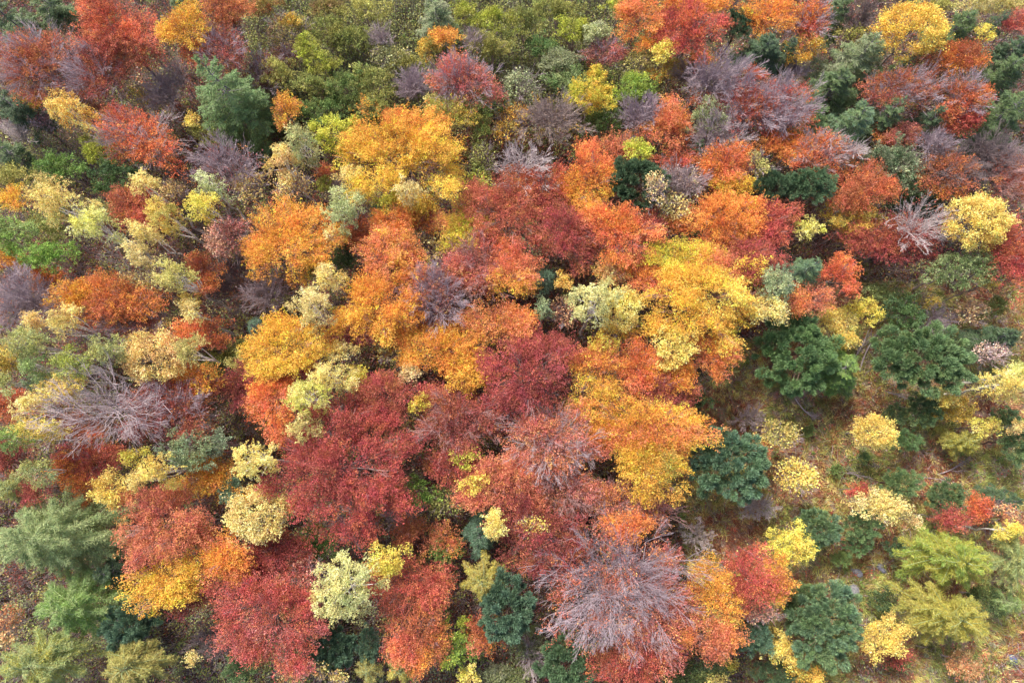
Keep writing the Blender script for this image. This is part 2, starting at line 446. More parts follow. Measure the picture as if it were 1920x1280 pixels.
def grow(line):
    spec, label = line.rsplit('|', 1)
    f = spec.split('|')
    kind, (u, v, a, b, rot) = f[0], [float(x) for x in f[1].split()]
    cs = f[2]
    opt = dict(p.split('=') for p in f[3].split(';')) if len(f) > 3 and f[3] else {}
    rng = np.random.default_rng(zlib.crc32(label.encode()))
    L, W, cov, ratio, zc, mat = SPEC[kind]
    zc = float(opt.get('z', zc)); cov *= float(opt.get('cov', 1)); ratio = float(opt.get('c', ratio))
    zc = zc if zc <= 4 else 4 + (zc - 4) * (0.85 if kind == 'W' and u < 480 else 0.7 if kind == 'W' else 0.6)
    grad = '>' in cs
    cols = [lin(c) for c in cs.replace('>', ',').split(',')] if cs != '-' else []
    if kind in 'BH' and not grad and len(cols) < 3:
        cols.append(lin(TURN.get(cs.split(',')[0], cs.split(',')[0])))
    ctr, px = at(u, v, zc)
    grow_k = {'P': 1.1, 'S': 1.12, 'L': 1.08, 'N': 1.1}.get(kind, 1.17)
    A, B = a * px * grow_k, b * px * grow_k
    R = min(A, B)
    tan_th = math.hypot(ctr[0], ctr[1]) / (CAM_H - zc)
    rw = -RAD(rot)
    if kind == 'W':      # tall narrow crowns: the long side seen in the picture is mostly their height
        C = np.clip(math.sqrt(max(A * A - B * B, 0.01)) / max(tan_th, 0.2), 1.1 * B, 2.6 * B)
        A = max(B, A * 0.75)
    elif kind in 'SL':
        C = ratio * R
    else:
        C = ratio * R
        k = 1 / math.sqrt(1 + 0.5 * (ratio * tan_th) ** 2)
        A, B = A * k, B * k
    C = min(C, zc * 0.92)
    if 'base' in opt:
        bu, bv = [float(x) for x in opt['base'].split(':')]
        bx, by = at(bu, bv, 0)[0][:2]
    else:
        bx, by = ctr[0] + rng.normal(0, 0.06 * R), ctr[1] + rng.normal(0, 0.06 * R)
    foot = np.array((bx, by, ground_z(bx, by) - 0.15))
    root = bpy.data.objects.new(NAME[kind], None)
    root.empty_display_size = 0.5
    root.location = foot
    scene.collection.objects.link(root)
    tag(root, label, CAT[kind], GROUP[kind])
    rc, rs = math.cos(rw), math.sin(rw)
    M = np.array(((rc, -rs, 0), (rs, rc, 0), (0, 0, 1.0)))
    off = ctr - foot
    def place(P):
        return P @ M.T + off
    n = int(np.clip(cov * math.pi * A * B / (L * W * 0.25) , 60, 230000))
    barkc = lin(opt.get('tw', BARK[kind]))
    bm = MAT['birch'] if kind == 'W' else MAT['bark']
    zero = np.zeros(3)
    r0 = (1.6 if kind == 'W' else 1.0) * np.clip(0.035 * R + 0.05, 0.06, 0.3) * float(opt.get('r', 1))
    if kind in 'BWAG' or (kind in 'T' and R < 0.6):
        V, c, lc = crown_broad(rng, kind, A, B, C, cols, grad, n, L, W, 'full' in opt)
        top = off + M @ np.array((0, 0, C * 0.45))
        sel = lc[rng.permutation(len(lc))[: 16 if R > 1.5 else 7]]
        sets = limbs(rng, zero, top, place(sel), r0, 0.5)
        if kind == 'B' and R > 1.2:
            p, r = twigs(rng, *sets[1], 7, 0.62, 0.6, 0.013, 0.2)
            q, w = twigs(rng, p, r, 5, 0.6, 0.65, 0.011, 0.2)
            link('branches', tube_mesh('branches', [(p, r), (q, w)], bm, 3), root, lin('rosetwig'))
        link('trunk', tube_mesh('trunk', sets, bm), root, barkc)
        link('crown', quads_mesh('crown', place(V.reshape(-1, 3)).reshape(-1, 4, 3), c, MAT[mat]), root)
    elif kind in 'HNT':
        big = np.clip(R / 3.0, 0.3, 1.4)
        n1 = int((10 + 16 * big) * (0.6 if kind == 'T' else 1) * float(opt.get('n1', 1)))
        d = ball_dirs(rng, n1, float(opt.get('zmin', -0.15)))
        tg = d * np.array((A, B, C)) * rng.uniform(0.55, 1.05, (n1, 1)) * np.array((1, 1, 0.9))
        top = off + M @ np.array((0, 0, -C * 0.1))
        sets = limbs(rng, zero, top, place(tg), r0 * 0.62, 0.6)
        link('trunk', tube_mesh('trunk', sets[:1], bm), root, barkc)
        p1, r1 = sets[1]
        if kind == 'N' or R > 1.8:                   # neighbouring limbs run together for their first third, then part
            az = np.arctan2(d[:, 1], d[:, 0])
            nb = max(4, n1 // 3)
            own = np.argmin(np.abs(np.angle(np.exp(1j * (az[:, None] - (np.arange(nb) * 6.2832 / nb + rng.uniform(0, 0.8, nb))[None])))), axis=1)
            w = np.array((1, 0.98, 0.85, 0.5, 0.2, 0.05, 0))[None, :, None]
            for k_ in range(nb):
                if (own == k_).sum() > 1:
                    mean = p1[own == k_].mean(0, keepdims=True)
                    p1[own == k_] = p1[own == k_] * (1 - w) + mean * w
            p1[:, 1:-1] += rng.normal(0, 0.05, p1[:, 1:-1].shape) * np.linalg.norm(p1[:, -1] - p1[:, 0], axis=1)[:, None, None]
        dens = float(opt.get('tn', 1))
        rm = 0.0095 if kind == 'N' else 0.0095
        p2, r2 = twigs(rng, p1, r1, int((9 if kind == 'N' else 7) * dens), 0.62, 0.95, rm * 1.5, 0.2, 0.12)
        p3, r3 = twigs(rng, p2, r2, int(7 * dens), 0.55, 0.9, rm)
        p4, r4 = twigs(rng, p3, r3, (3 if kind == 'N' else 2) if R > 1.2 and kind != 'T' else 0, 0.65, 0.8, rm * 0.75)
        link('branches', tube_mesh('branches', [(sets[0][0][:, 4:], sets[0][1][:, 4:] * 1.06 + 0.004), (p1, r1), (p2, r2), (p3, r3), (p4, r4)], bm, 4), root, barkc)
        if cols:
            V, c, _ = crown_broad(rng, kind, A * 0.97, B * 0.97, C * 0.9, cols, grad, n, L, W)
            V[..., 2] -= (0.16 if kind == 'H' else 0.22 if kind == 'N' else 0.0) * C
            link('crown', quads_mesh('crown', place(V.reshape(-1, 3)).reshape(-1, 4, 3), c, MAT[mat]), root)
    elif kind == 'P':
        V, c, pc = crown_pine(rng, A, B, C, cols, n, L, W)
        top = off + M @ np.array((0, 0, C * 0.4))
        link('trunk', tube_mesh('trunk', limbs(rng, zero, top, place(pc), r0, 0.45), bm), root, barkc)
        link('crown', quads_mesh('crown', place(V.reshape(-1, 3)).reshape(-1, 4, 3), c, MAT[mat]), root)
    else:
        V, c, (p0, p1, p2) = crown_whorl(rng, kind, A, B, C, cols, n, L, W)
        top = off + M @ np.array((0, 0, C * 0.97))
        sets = limbs(rng, zero, top, np.zeros((0, 3)), r0)
        pts = place(bez(p0, p1, p2, 6).reshape(-1, 3)).reshape(-1, 6, 3)
        if kind == 'S':
            sets.append((pts, np.repeat(np.linspace(0.04, 0.014, 6)[None], len(pts), 0)))
        link('trunk', tube_mesh('trunk', sets, bm), root, barkc)
        if kind == 'L':
            link('branches', tube_mesh('branches', [(pts, np.repeat(np.linspace(0.045, 0.015, 6)[None], len(pts), 0))], bm), root, lin('larch'))
        link('crown', quads_mesh('crown', place(V.reshape(-1, 3)).reshape(-1, 4, 3), c, MAT[mat]), root)

# ------------------------------------------------------------------ the trees: kind | photo u v, half width, half height, tilt | leaf colours | options | label
TREES = '''
S|20 38 44 42 0|firdark,fir|z=8|dark fir filling the upper left corner above the pinkish half-bare beech
S|96 12 52 26 0|firdark,fir|z=8|dark fir cut by the top edge, beside the corner fir
H|70 122 78 64 20|brick,rust|cov=1.5;tw=lilac|wide brick-red beech with pinkish twigs, just below the dark fir in the upper left corner
H|183 128 54 62 30|maroon,brick|tw=lilac|dull maroon beech with a fan of bare grey twigs between two bigger red beeches
B|225 70 92 66 40|rust,brick,flame|z=14|large rust-orange beech with flame-coloured tips near the top edge, above the silver-twigged one
B|343 55 44 42 30|amber,gold|z=15|amber beech pressed against the rust-orange beech near the top edge
B|368 98 26 22 20|salmon,flame|z=13|small salmon-orange tree tucked under the amber beech near the top edge
B|425 22 46 36 0|orange,rust|z=14|orange-rust beech cut by the top edge beside the amber beech
S|345 2 40 16 0|fir,firdark|z=12|grey-green fir tip at the top edge between amber and orange beeches
H|418 92 44 46 40|rose,brick|cov=1.2|pale red loosely leafed tree just above the big shaggy fir
S|431 184 78 66 0|fir,green|z=13;c=1.5;base=518:252|big shaggy grey-green fir with its blue-grey stem showing below, standing alone among thin trees
W|140 214 50 26 45|honey,amber|z=14|slender apricot-yellow birch leaning below the dull maroon beech, white stem showing
H|266 262 84 48 25|red,flame|cov=1.1;tw=silver;z=13|red tree veined with silvery branches, below the slender apricot birch
N|424 308 70 44 20|rose,brick|tw=lilac;cov=1.2|bare pinkish-grey tree below the big shaggy fir
T|268 185 30 22 0|olive,yellow|z=7|thin tree with a few olive-yellow leaves beside bare birch stems
N|305 175 34 36 40|-|tw=silver;z=9|leafless pale birch with slim white stems below the amber beech
N|330 138 32 34 0|-|tw=twig;z=10;tn=0.6|small grey leafless crown squeezed under the salmon tree and beside the fir
G|108 318 46 28 10|green,leafgreen|z=6|bright green bush above the pale yellow birches by the left edge
G|188 284 34 30 0|olive,lime|z=6|yellow-green bush below the apricot birch and beside the silver-veined red tree
G|222 332 48 28 0|green,dark|z=5|dark green bush in the hollow below the silver-veined red tree
S|30 202 44 34 0|firdark,dark|z=9|dark fir at the left edge below the brick-red beech
B|57 192 20 13 25|amber,gold,orange|z=8|small amber crown peeping between brick-red beech and dark fir
S|14 284 30 26 0|firdark,fir|z=8|dark blue-green fir at the left edge above the olive and amber pair
N|34 248 32 18 30|-|tw=white;z=7|white leafless birch lying out over dark firs near the left edge
T|84 230 28 24 0|lilac,maroon|z=6|dark tree dotted with lilac leaves in the shade beside the apricot birch
G|28 335 42 26 0|olive,khaki|z=9|olive-brown bush at the left edge above an amber tree
B|22 374 30 20 0|amber,gold,orange|z=11|amber tree at the left edge under the olive-brown bush
W|122 382 62 34 15|tan,honey|z=14|widest of the pale yellow birches, above the bright light-green tree
W|275 350 31 21 20|tan,honey|z=13|small tan-yellow birch under the dark green bush in the hollow
W|320 410 46 27 45|yellow,khaki|z=14|yellow birch slanting between rust beech and the tan one
W|277 438 40 17 25|honey,tan|z=14|narrow honey-yellow birch in front of the rust beech
W|386 388 37 25 15|yellow,lemon|z=14|butter-yellow birch below the bare pinkish tree, its crown on a thin white stem
W|398 352 36 17 25|sage,palesage|z=12|narrow sage-green birch just above the butter-yellow birch
W|182 424 48 28 20|palesage,lemon|z=14|pale lemon-green birch at the lower edge of the widest pale yellow birch
G|28 442 50 36 0|grass,sage|z=13|large light-green tree at the left edge above the bare lavender tree
G|86 424 40 30 0|khaki,moss|z=11|olive-green tree between the light-green tree and the lemon-green birch
B|258 390 54 42 20|rust,brick|z=11|rust-red beech ringed by yellow birches on the left side
T|432 445 46 36 0|pinkcream,rose|cov=2.2;z=11|pinkish-cream tree with fine faded leaves beside the big orange beech
T|475 350 34 34 0|honey,peach|z=10|thin tree with cream leaves on white branches, under the bare pinkish-grey tree
T|322 354 26 20 0|tan,peach|cov=1.5;z=10|tan loosely leafed tree between the tan-yellow birch and the sage birch
G|215 398 36 24 0|olive,sage|z=9|olive-sage tree behind the lemon-green birch
B|168 203 24 18 0|brick,maroon|z=8|small dark red crown directly above the yellow-green bush
H|495 135 34 38 0|maroon,brown|z=9|dull plum-brown tree at the upper side of the big shaggy fir
G|402 250 36 22 0|moss,olive|z=6|olive bush at the foot of the big shaggy fir
A|362 226 15 14 0|yellow,honey|z=8|tiny yellow tree against the lower side of the big shaggy fir
G|498 14 30 20 0|russet,olive|z=9|brownish olive tree at the top edge beside the orange-rust beech
T|541 66 42 36 0|brown,olive|cov=1.7;z=9|grey-brown thin tree in the upper wood, above the plum-coloured one
G|549 38 20 15 0|olive,gold|z=11|small yellow-olive tree in the middle of the grey-brown thin tree
G|573 84 20 24 20|lime,olive|z=11|narrow lime-olive tree in the upper wood
G|602 116 32 22 25|olive,lime|z=10|yellow-olive tree touching the foot of the narrow lime-olive one
H|541 104 26 20 0|maroon,brown|z=9|small plum-coloured tree between olive ones in the upper wood
G|524 140 32 30 0|olive,khaki|z=9|mustard-olive tree above the tiny orange tree
B|537 206 23 28 0|orange,amber,rust|z=11|tiny orange tree beside the stem of the big shaggy fir
G|649 166 36 33 0|green,moss|z=9|fresh green tree amid olive ones above the golden beech
G|696 152 40 26 0|moss,khaki|z=9|grey-green tree touching the fresh green tree
G|598 164 34 26 0|khaki,moss|z=9|khaki tree next to the fresh green tree, toward the fir
G|606 208 44 28 0|green,moss|z=8|deep green bush above the lemon-yellow tree
G|700 198 36 24 0|olive,moss|z=9|olive tree above the top of the big golden beech
G|702 232 28 18 0|dark,moss|z=7|dark green hollow bush above the shoulder of the big golden beech
N|712 68 26 17 20|-|tw=silver;z=10|small silvery leafless tree surrounded by olive trees near the top edge
G|663 72 36 24 0|moss,olive|z=8|moss-green tree next to the silvery leafless one near the top
G|612 58 36 26 0|olive,moss|z=8|rounded olive tree in the upper wood behind the lime-olive pair
G|684 20 40 24 0|olive,khaki|z=9|broad olive tree cut by the top edge next to the soft green fir
G|612 14 40 22 0|brown,olive|z=8|brownish tree at the top edge between two olive ones
T|731 112 40 24 0|grey,khaki|cov=2;z=8|grey-olive thin tree between silvery bare trees in the upper wood
S|818 28 36 38 0|fir,grey|z=10;c=1.2|soft grey-green fir at the top edge, centre of the upper wood
B|836 72 25 19 0|orange,amber,rust|z=11|small orange tree directly under the soft grey-green fir
G|806 92 20 22 0|olive,gold|z=10|small olive-gold tree leaning on the small orange tree
N|890 76 16 28 0|-|tw=silver;z=10|narrow silver-grey bare tree beside the small orange tree
G|868 22 26 20 0|lime,olive|z=9|lime-olive tree at the top edge beside the soft fir
G|926 40 40 28 0|olive,lime|z=9|large bright olive tree near the top edge above the salmon-red beech
G|922 90 38 26 0|khaki,olive|z=9|khaki-olive tree just above the salmon-red beech
G|982 44 36 32 0|moss,olive|z=9|tall olive-green tree near the top edge with a dark stem above it
H|868 152 62 44 10|red,rose|cov=1.7;tw=lilac|salmon-red rounded beech standing alone in the olive upper wood
N|775 160 30 33 0|-|tw=lilac;z=10|lavender-grey leafless bush beside the salmon-red beech
G|890 198 28 25 0|khaki,leafgreen|z=11|light olive-green tree at the foot of the salmon-red beech
G|940 192 14 13 0|green,leafgreen|z=8|tiny fresh green bush at the edge of the salmon-red beech
G|762 118 24 18 0|khaki,olive|z=8|small khaki bush above the lavender-grey leafless bush
T|976 168 34 38 0|grey,sage|cov=1.3;z=9|grey-green thin tree with visible twigs next to the salmon-red beech
B|762 290 106 94 0|orange>amber>gold>gold|z=14;c=0.7|huge golden beech, orange at its crown top, the largest gold crown in the upper half
B|838 220 40 32 0|gold,olive|z=12|mustard-gold tree behind the top of the huge golden beech
G|812 190 18 13 0|tan,khaki|z=12|tiny tan crown behind the mustard-gold tree
A|632 256 38 38 0|lemon,lime|z=13|lemon-yellow tree touching the shoulder of the huge golden beech
W|570 278 42 29 35|tan,sage|z=14|greenish-tan birch beside the lemon-yellow tree
W|535 306 36 26 45|peach,honey|z=14|peach-cream birch below the greenish-tan one
A|656 329 23 20 0|honey,cream|z=14|small cream-yellow tree against the lower side of the huge golden beech
T|548 350 34 30 0|peach,honey|cov=1.3;z=10|thin cream-leafed tree under the peach-cream birch
B|610 324 15 13 0|red,rust|z=9|tiny rust-red crown below the greenish-tan birch
G|612 352 17 14 0|lime,olive|z=9|tiny lime bush directly below the tiny rust-red crown
N|640 348 26 16 0|-|tw=lilac;z=8|small lilac bare bush beside the small cream-yellow tree
W|649 397 37 34 0|palesage,sage|z=14|rounded pale sage tree below the huge golden beech
W|768 366 31 20 15|tan,cream|z=15|tan fluffy tree set into the bottom of the huge golden beech
A|728 382 21 20 0|lime,lemon|z=13|small lime-yellow tree beside the tan fluffy tree
S|712 402 25 22 0|bluepine,fir|z=10|small blue-green fir between pale sage tree and lime-yellow tree
G|672 362 24 15 0|tan,gold|z=12|small tan-gold tree just above the rounded pale sage tree
B|546 456 78 68 10|orange,amber,rust|z=14|big orange beech with rusty patches beside the pinkish-cream tree
A|624 444 20 18 0|cream,honey|z=14|small cream tree at the edge of the big orange beech
B|676 442 38 27 0|orange,russet|z=12|dull orange tree under the pale sage tree
B|740 418 38 40 0|salmon,orange|z=13|salmon-orange beech below the small blue-green fir
B|796 412 32 24 0|rust,brick|z=11|rust-red tree under the foot of the huge golden beech
T|897 346 30 22 0|lime,khaki|cov=1.5;z=9|thin yellow-green tree beside the foot of the huge golden beech
T|904 300 24 30 0|khaki,moss|cov=1.5;z=9|dull khaki thin tree at the flank of the huge golden beech
G|902 238 24 30 0|leafgreen,khaki|z=9|green-olive tree between mustard-gold tree and brown twiggy tree
T|946 246 22 20 0|amber,khaki|cov=1.6;z=9|small amber-dotted thin tree above the silver bare tree
T|966 226 32 32 0|brown,gold|cov=1.2;z=8|thin brown tree with scattered gold leaves beneath the grey-green twiggy one
N|981 312 58 50 0|-|tw=white;z=14;r=1.6;tn=0.8|silver-white bare tree rising above the top of the red beeches in the centre
B|872 424 46 40 0|lime,gold,salmon|z=12|yellow-green and salmon beech beside the large red one under the silver-white bare tree
B|948 404 82 62 25|brick,rust,red|z=13|large brick-red beech at the foot of the silver-white bare tree
B|1018 358 58 44 20|red,brick|z=13|red beech directly beneath the brown twiggy bare tree
G|1046 18 46 24 0|olive,moss|z=9|broad olive tree cut by the top edge, second from the salmon-orange beech
G|1076 60 36 28 0|olive,lime|z=9|olive-lime tree above the pale sage tree near the top
G|1115 62 28 21 0|palesage,grey|z=10|pale grey-sage tree below olive ones and beside the salmon-orange beech
G|1014 88 30 22 0|green,fir|z=8|blue-green bush in the upper wood beneath the tall olive-green tree
G|1161 12 30 16 0|lime,olive|z=9|lime tree at the top edge next to the salmon-orange beech
B|1194 38 46 34 0|salmon,orange|z=13|salmon-orange beech with a dark stem showing, near the top edge
B|1308 10 60 22 0|amber,orange|z=13|amber-orange beech cut by the top edge above the red one
B|1290 60 54 54 10|red,crimson|z=14|big red beech under the amber-orange one near the top edge
P|1384 48 29 32 0|holly,dark|z=13|dark green evergreen standing between red beech and amber beech near the top
B|1436 32 50 34 0|amber,orange|z=13|amber-gold beech near the top edge above the dark fir
H|1130 98 40 27 0|maroon,rose|cov=1.4;z=9|muted maroon tree under the pale grey-sage tree
A|1244 97 24 20 0|lemon,yellow|z=14|lemon-yellow tree at the foot of the big red beech near the top
B|1218 84 22 14 0|amber,orange|z=12|small amber crown behind the lemon-yellow tree
T|1200 120 34 30 0|tan,khaki|cov=2;z=9|tan-khaki thin tree beside the lemon-yellow tree
B|1247 134 28 22 0|russet,olive|z=9|dark mustard tree underneath the lemon-yellow tree
N|1284 138 30 22 0|brown,maroon|tw=browntwig;z=10|brown twiggy bare tree under the big red beech near the top
B|1316 112 24 16 0|flame,amber|z=12|small flame-orange crown at the lower edge of the big red beech
G|1118 146 23 21 0|lime,gold|z=10|small yellow-lime tree above the lime-yellow one
G|1104 188 43 36 0|lime,gold|z=12|lime-yellow rounded tree with the deep green one beneath it
G|1128 234 42 32 0|moss,green|z=8|deep green tree beneath the lime-yellow rounded one
G|1190 166 43 32 0|leafgreen,lime|z=10|lime-green rounded tree between lime-yellow one and lavender bare one
G|1062 150 38 22 0|green,sage|z=9|soft green tree above the lime-yellow rounded one
G|1046 114 38 22 0|sage,grey|z=9|pale sage tree with blurred edge above the soft green tree
N|1206 212 46 33 -30|-|tw=lilac;tn=1.2|lavender bare tree under the lime-green rounded tree
N|1034 222 58 50 0|gold,brown|tw=browntwig;tn=1.2;cov=0.5|large brown twiggy bare tree with a few gold leaves, above the silver-white one
N|1344 148 64 46 0|-|tw=lilac;tn=1.2;z=13|large lavender bare tree below the big red beech near the top
H|1408 198 72 52 0|brick,red|cov=1.1;tw=lilac;z=13;tn=1.4|red beech crowned with dense lavender twigs and a dark slanting stem
H|1472 206 54 56 0|red,brick|cov=0.5;tw=lilac;z=13;tn=1.4|lavender-twigged half-bare tree with little red leaf, next to the dark firs
B|1348 198 50 26 0|red,rust|z=11|deep red tree under the large lavender bare tree
S|1428 100 50 38 0|dark,firdark|z=12;c=1|dark green fir above the lavender-twigged trees
S|1474 100 22 30 0|firdark,holly|z=11|narrow near-black fir beside the dark green fir above the lavender twigs
B|1412 140 18 15 0|red,brick|z=12|small red crown below the dark green fir
G|1326 224 40 32 0|grey,sage|cov=0.7;z=13|grey-sage leafy top on a forked pale tree among orange beeches
N|1342 252 50 46 0|-|tw=silver;z=13|forked silver-grey bare tree in front of the grey-sage leaves
B|1256 232 46 46 0|flame,salmon,orange|z=12|flame-orange beech between lavender bare tree and forked silver-grey one
A|1195 280 26 21 0|lemon,lime|z=14|small lemon-lime tree directly above the dark round holly
B|1102 338 46 64 0|flame>orange>amber|z=13|tall flame-orange beech turning amber at its foot, beside the dark round holly
B|1152 276 36 24 0|orange,salmon|z=12|orange-salmon tree above the tall flame-orange beech
P|1198 343 56 50 0|holly,dark|z=14|dark round holly-green evergreen among orange beeches in the upper centre
T|1232 352 20 32 0|cream,peach|cov=1;z=18|thin tree with cream leaves standing in front of the dark round holly
N|1284 338 36 30 0|pinkcream,lilac|tw=silver;cov=1.5;z=13|lilac-white bare tree beside the dark round holly
T|1266 386 31 25 0|honey,cream|cov=2;z=13|thin tree dotted with honey-cream leaves below the lilac-white bare tree
B|1266 296 36 20 0|red,rust|z=11|dark red-rust tree above the lilac-white bare tree
S|1308 280 18 16 0|dark,green|z=11|tiny dark green fir under the forked silver-grey tree
B|1360 310 52 38 0|rust,flame|z=13|rust-orange beech right of the lilac-white bare tree
B|1374 348 48 22 0|amber,gold|z=13|amber-edged tree at the bottom of the rust-orange beech beside lilac-white twigs
T|1420 308 20 24 0|khaki,tan|cov=1.8;z=14|small khaki-tan thin tree beside the rust-orange beech
B|1466 274 50 26 0|rust,orange|z=11|rust tree under the lavender-twigged half-bare trees
B|1352 410 74 54 0|salmon,orange|z=13|broad salmon-orange beech above the giant golden one
B|1440 420 40 58 20|crimson,red|z=13|crimson beech below the pair of rounded dark pines
B|1064 436 54 60 0|crimson,brick|z=13|crimson beech left of the salmon-flame one in the centre
B|1160 440 68 48 10|salmon,flame|z=14|salmon-flame beech directly below the dark round holly
B|1222 424 24 38 0|brick,crimson|z=13|dark red narrow beech at the side of the salmon-flame one
H|1512 40 48 42 0|salmon,red|cov=1.5;tw=lilac|salmon-pink beech with lavender twigs near the top edge
A|1511 95 33 29 0|yellow,amber|cov=0.8;z=11|loose yellow tree between dark firs and salmon-pink beech
N|1490 128 26 20 0|-|tw=lilac;z=9|small lilac bare bush under the loose yellow tree
S|1568 24 32 34 0|firdark,fir|z=9|dark fir near the top edge beside the salmon-pink beech
N|1616 34 36 27 -30|-|tw=darktwig;z=9|dark slanting bare tree between fir and golden round tree
T|1598 70 38 22 0|olive,khaki|cov=1.6;z=8|thin olive tree under the dark slanting bare one
A|1705 60 62 50 0|yellow,gold|z=14;cov=1.3;full=1|round golden-yellow tree near the top edge, the brightest in the upper wood
S|1796 50 46 33 0|fir,firdark|z=11;c=1|dark grey-green fir next to the round golden-yellow tree
S|1870 42 22 18 0|firdark,dark|z=12|small dark fir with a bare stem leaning near the top edge
W|1822 16 44 16 0|cream,khaki|z=10|pale cream-khaki tree along the top edge behind the dark grey-green fir
A|1846 64 17 14 0|lemon,yellow|z=13|tiny lemon tree between two dark firs near the top edge
B|1908 46 26 24 0|red,rose|z=12|red beech cut by the right edge near the top
G|1886 12 34 16 0|khaki,tan|z=8|khaki thin tree in the upper right corner
G|1756 14 40 16 0|olive,khaki|z=8|olive tree at the top edge behind the round golden-yellow tree
B|1790 112 62 34 0|rust,russet|z=12|wide rust beech below the dark grey-green fir
S|1614 104 62 46 0|fir,grey|z=12;c=1|large grey-green fir just below the thin olive tree, its boughs sweeping sideways
S|1560 166 58 42 0|firdark,fir|z=11;c=1|dark fir below the large grey-green one
S|1704 122 28 19 0|firdark,fir|z=11|small dark fir under the round golden-yellow tree
S|1896 98 40 28 0|dark,firdark|z=11|dark green fir at the right edge, below the red beech
S|1872 142 56 32 0|fir,firdark|z=10|wide grey-green fir near the right edge beside the wide rust beech
S|1884 212 52 52 0|fir,firdark|z=12|big grey-green fir cut by the right edge above dark bare twigs
H|1694 168 68 38 0|brick,rust|cov=1.2;tw=lilac|rust-red half-bare beech with lavender haze of twigs among firs
H|1806 182 42 46 0|flame,rust|cov=1.5;tw=lilac;z=14|flame and rust half-bare beech beside the big fir of the right edge
B|1800 222 40 36 0|red,crimson|z=12|crimson beech under the flame and rust half-bare one
S|1529 226 28 26 0|green,fir|z=11|small rounded green fir beside the lavender-twigged tree
S|1598 230 46 40 0|fir,bluepine|z=12|mid grey-green fir in the middle of the fir cluster
S|1667 212 32 29 0|dark,fir|z=12|dark tufted fir at the edge of the rust-red half-bare beech
S|1741 228 28 26 0|dark,firdark|z=11|dark fir standing between red half-bare beeches
B|1696 256 30 24 0|brick,maroon|z=11|maroon-red rounded tree below the dark tufted fir
B|1654 258 16 17 0|flame,orange|z=9|small orange crown between maroon-red tree and fir
G|1668 310 56 42 15|pine,grey|z=12|soft blue-green broad tree below the fir cluster
G|1700 346 34 30 0|pine,fir|z=10|soft green tree at the lower edge of the blue-green broad one
N|1606 278 20 14 20|-|tw=white;z=15;tn=0.6|white dead snag with curved limbs poking out of the firs
H|1540 286 58 38 0|rust,flame|cov=1.2;tw=silver|orange-rust half-bare tree with pale limbs above the rounded pines
H|1780 320 62 42 0|orange,rust|cov=1.2;tw=darktwig|orange half-bare tree with dark forked twigs below the crimson beech
N|1852 290 54 44 -20|-|tw=darktwig;z=13|dark grey bare tree with sweeping branches near the right edge
N|1752 272 40 26 0|-|tw=lilac;z=13|lilac bare twigs rising behind the orange half-bare tree
P|1520 346 46 33 0|pine,dark|z=14|rounded green pine, the lighter of the pair above the crimson beech
P|1454 352 42 33 0|dark,holly|z=13|rounded darker pine of the pair above the crimson beech
B|1620 362 60 44 0|flame,rust|z=13|rust-orange beech beside the rounded green pine, olive tree at its foot
G|1596 414 48 28 0|olive,gold|z=11|olive-gold tree at the foot of the rust-orange beech by the pine
G|1515 429 24 20 0|lemon,palelemon|z=13|small pale lemon bush between crimson beech and olive-gold tree
N|1718 424 72 54 0|wine,brick|tw=white;z=14;cov=0.6;n1=0.9;r=2;tn=0.7|silver bare tree with bold limbs beside the bright yellow tree
B|1680 450 84 46 0|wine,crimson|z=11|wine-red tree spread beneath the silver bare tree with bold limbs
A|1830 418 53 47 0|yellow,honey|z=15;cov=1.5;full=1|bright butter-yellow round tree near the right edge, brightest of all
H|1896 336 42 46 0|brick,rust|cov=1;tw=rosetwig|rust-red twiggy beech at the right edge above the crimson one
B|1896 482 42 72 0|crimson,red|z=13|deep crimson beech at the right edge below the bright butter-yellow tree
S|1734 374 48 24 0|firdark,dark|z=8|shaded dark fir above the silver bare tree with bold limbs
N|1890 300 36 26 0|-|tw=lilac;z=12|grey bare twigs above the rust-red twiggy beech of the right edge
G|98 482 48 29 0|grass,larchgreen|z=14|bright grass-green tree above the bare lavender tree of the left edge
N|42 562 60 56 0|rust|tw=lilac;tn=1.3;z=13|lavender bare tree fanned out at the left edge
B|134 560 38 39 0|orange,amber|z=14|bright orange beech at the head of the wide rust one
B|218 566 78 42 10|rust,orange,brick|z=13|wide rust beech trailing off behind the bright orange one
H|244 612 76 34 0|brick,brown|cov=0.9;tw=lilac;z=11|brown-red half-bare tree along the lower side of the wide rust beech
B|30 488 38 16 0|russet,amber|z=10|brownish amber tree behind the lavender bare tree
B|90 528 34 26 0|rust,brick|z=9|rust tree behind the bright orange beech
W|68 604 26 19 0|peach,honey|z=13|small peach birch under the lavender bare tree
W|122 603 34 25 20|tan,honey|z=14|tan-yellow birch between peach one and wide rust beech
W|58 642 48 28 10|sage,khaki|z=14|sage-green birch, largest in the group at the left edge
W|68 688 34 23 0|leafgreen,sage|z=14|light-green birch under the largest sage-green one
G|78 716 27 20 0|bluesage,sage|z=13|blue-sage small tree under the light-green birch
W|12 672 24 28 0|yellow,olive|z=13|yellow birch at the left edge beside the largest sage-green birch
W|14 718 24 19 0|khaki,palesage|z=13|khaki birch at the left edge under the yellow one
W|144 682 31 30 0|lime,sage|z=13|lime-sage birch beside the upper arms of the silver dead tree
W|216 655 38 24 0|sage,khaki|z=13|sage birch next to the apricot tree
A|291 668 54 43 0|honey,peach|z=15;cov=1.3;full=1|apricot-yellow rounded tree above the silver dead tree
W|363 661 34 26 0|khaki,tan|z=14|khaki-tan birch to the side of the apricot-yellow rounded tree
B|376 712 46 28 0|amber,orange|z=12|amber-orange small beech below the khaki-tan birch
W|130 728 46 29 0|yellow,honey|z=12|yellow birch behind the arms of the silver dead tree
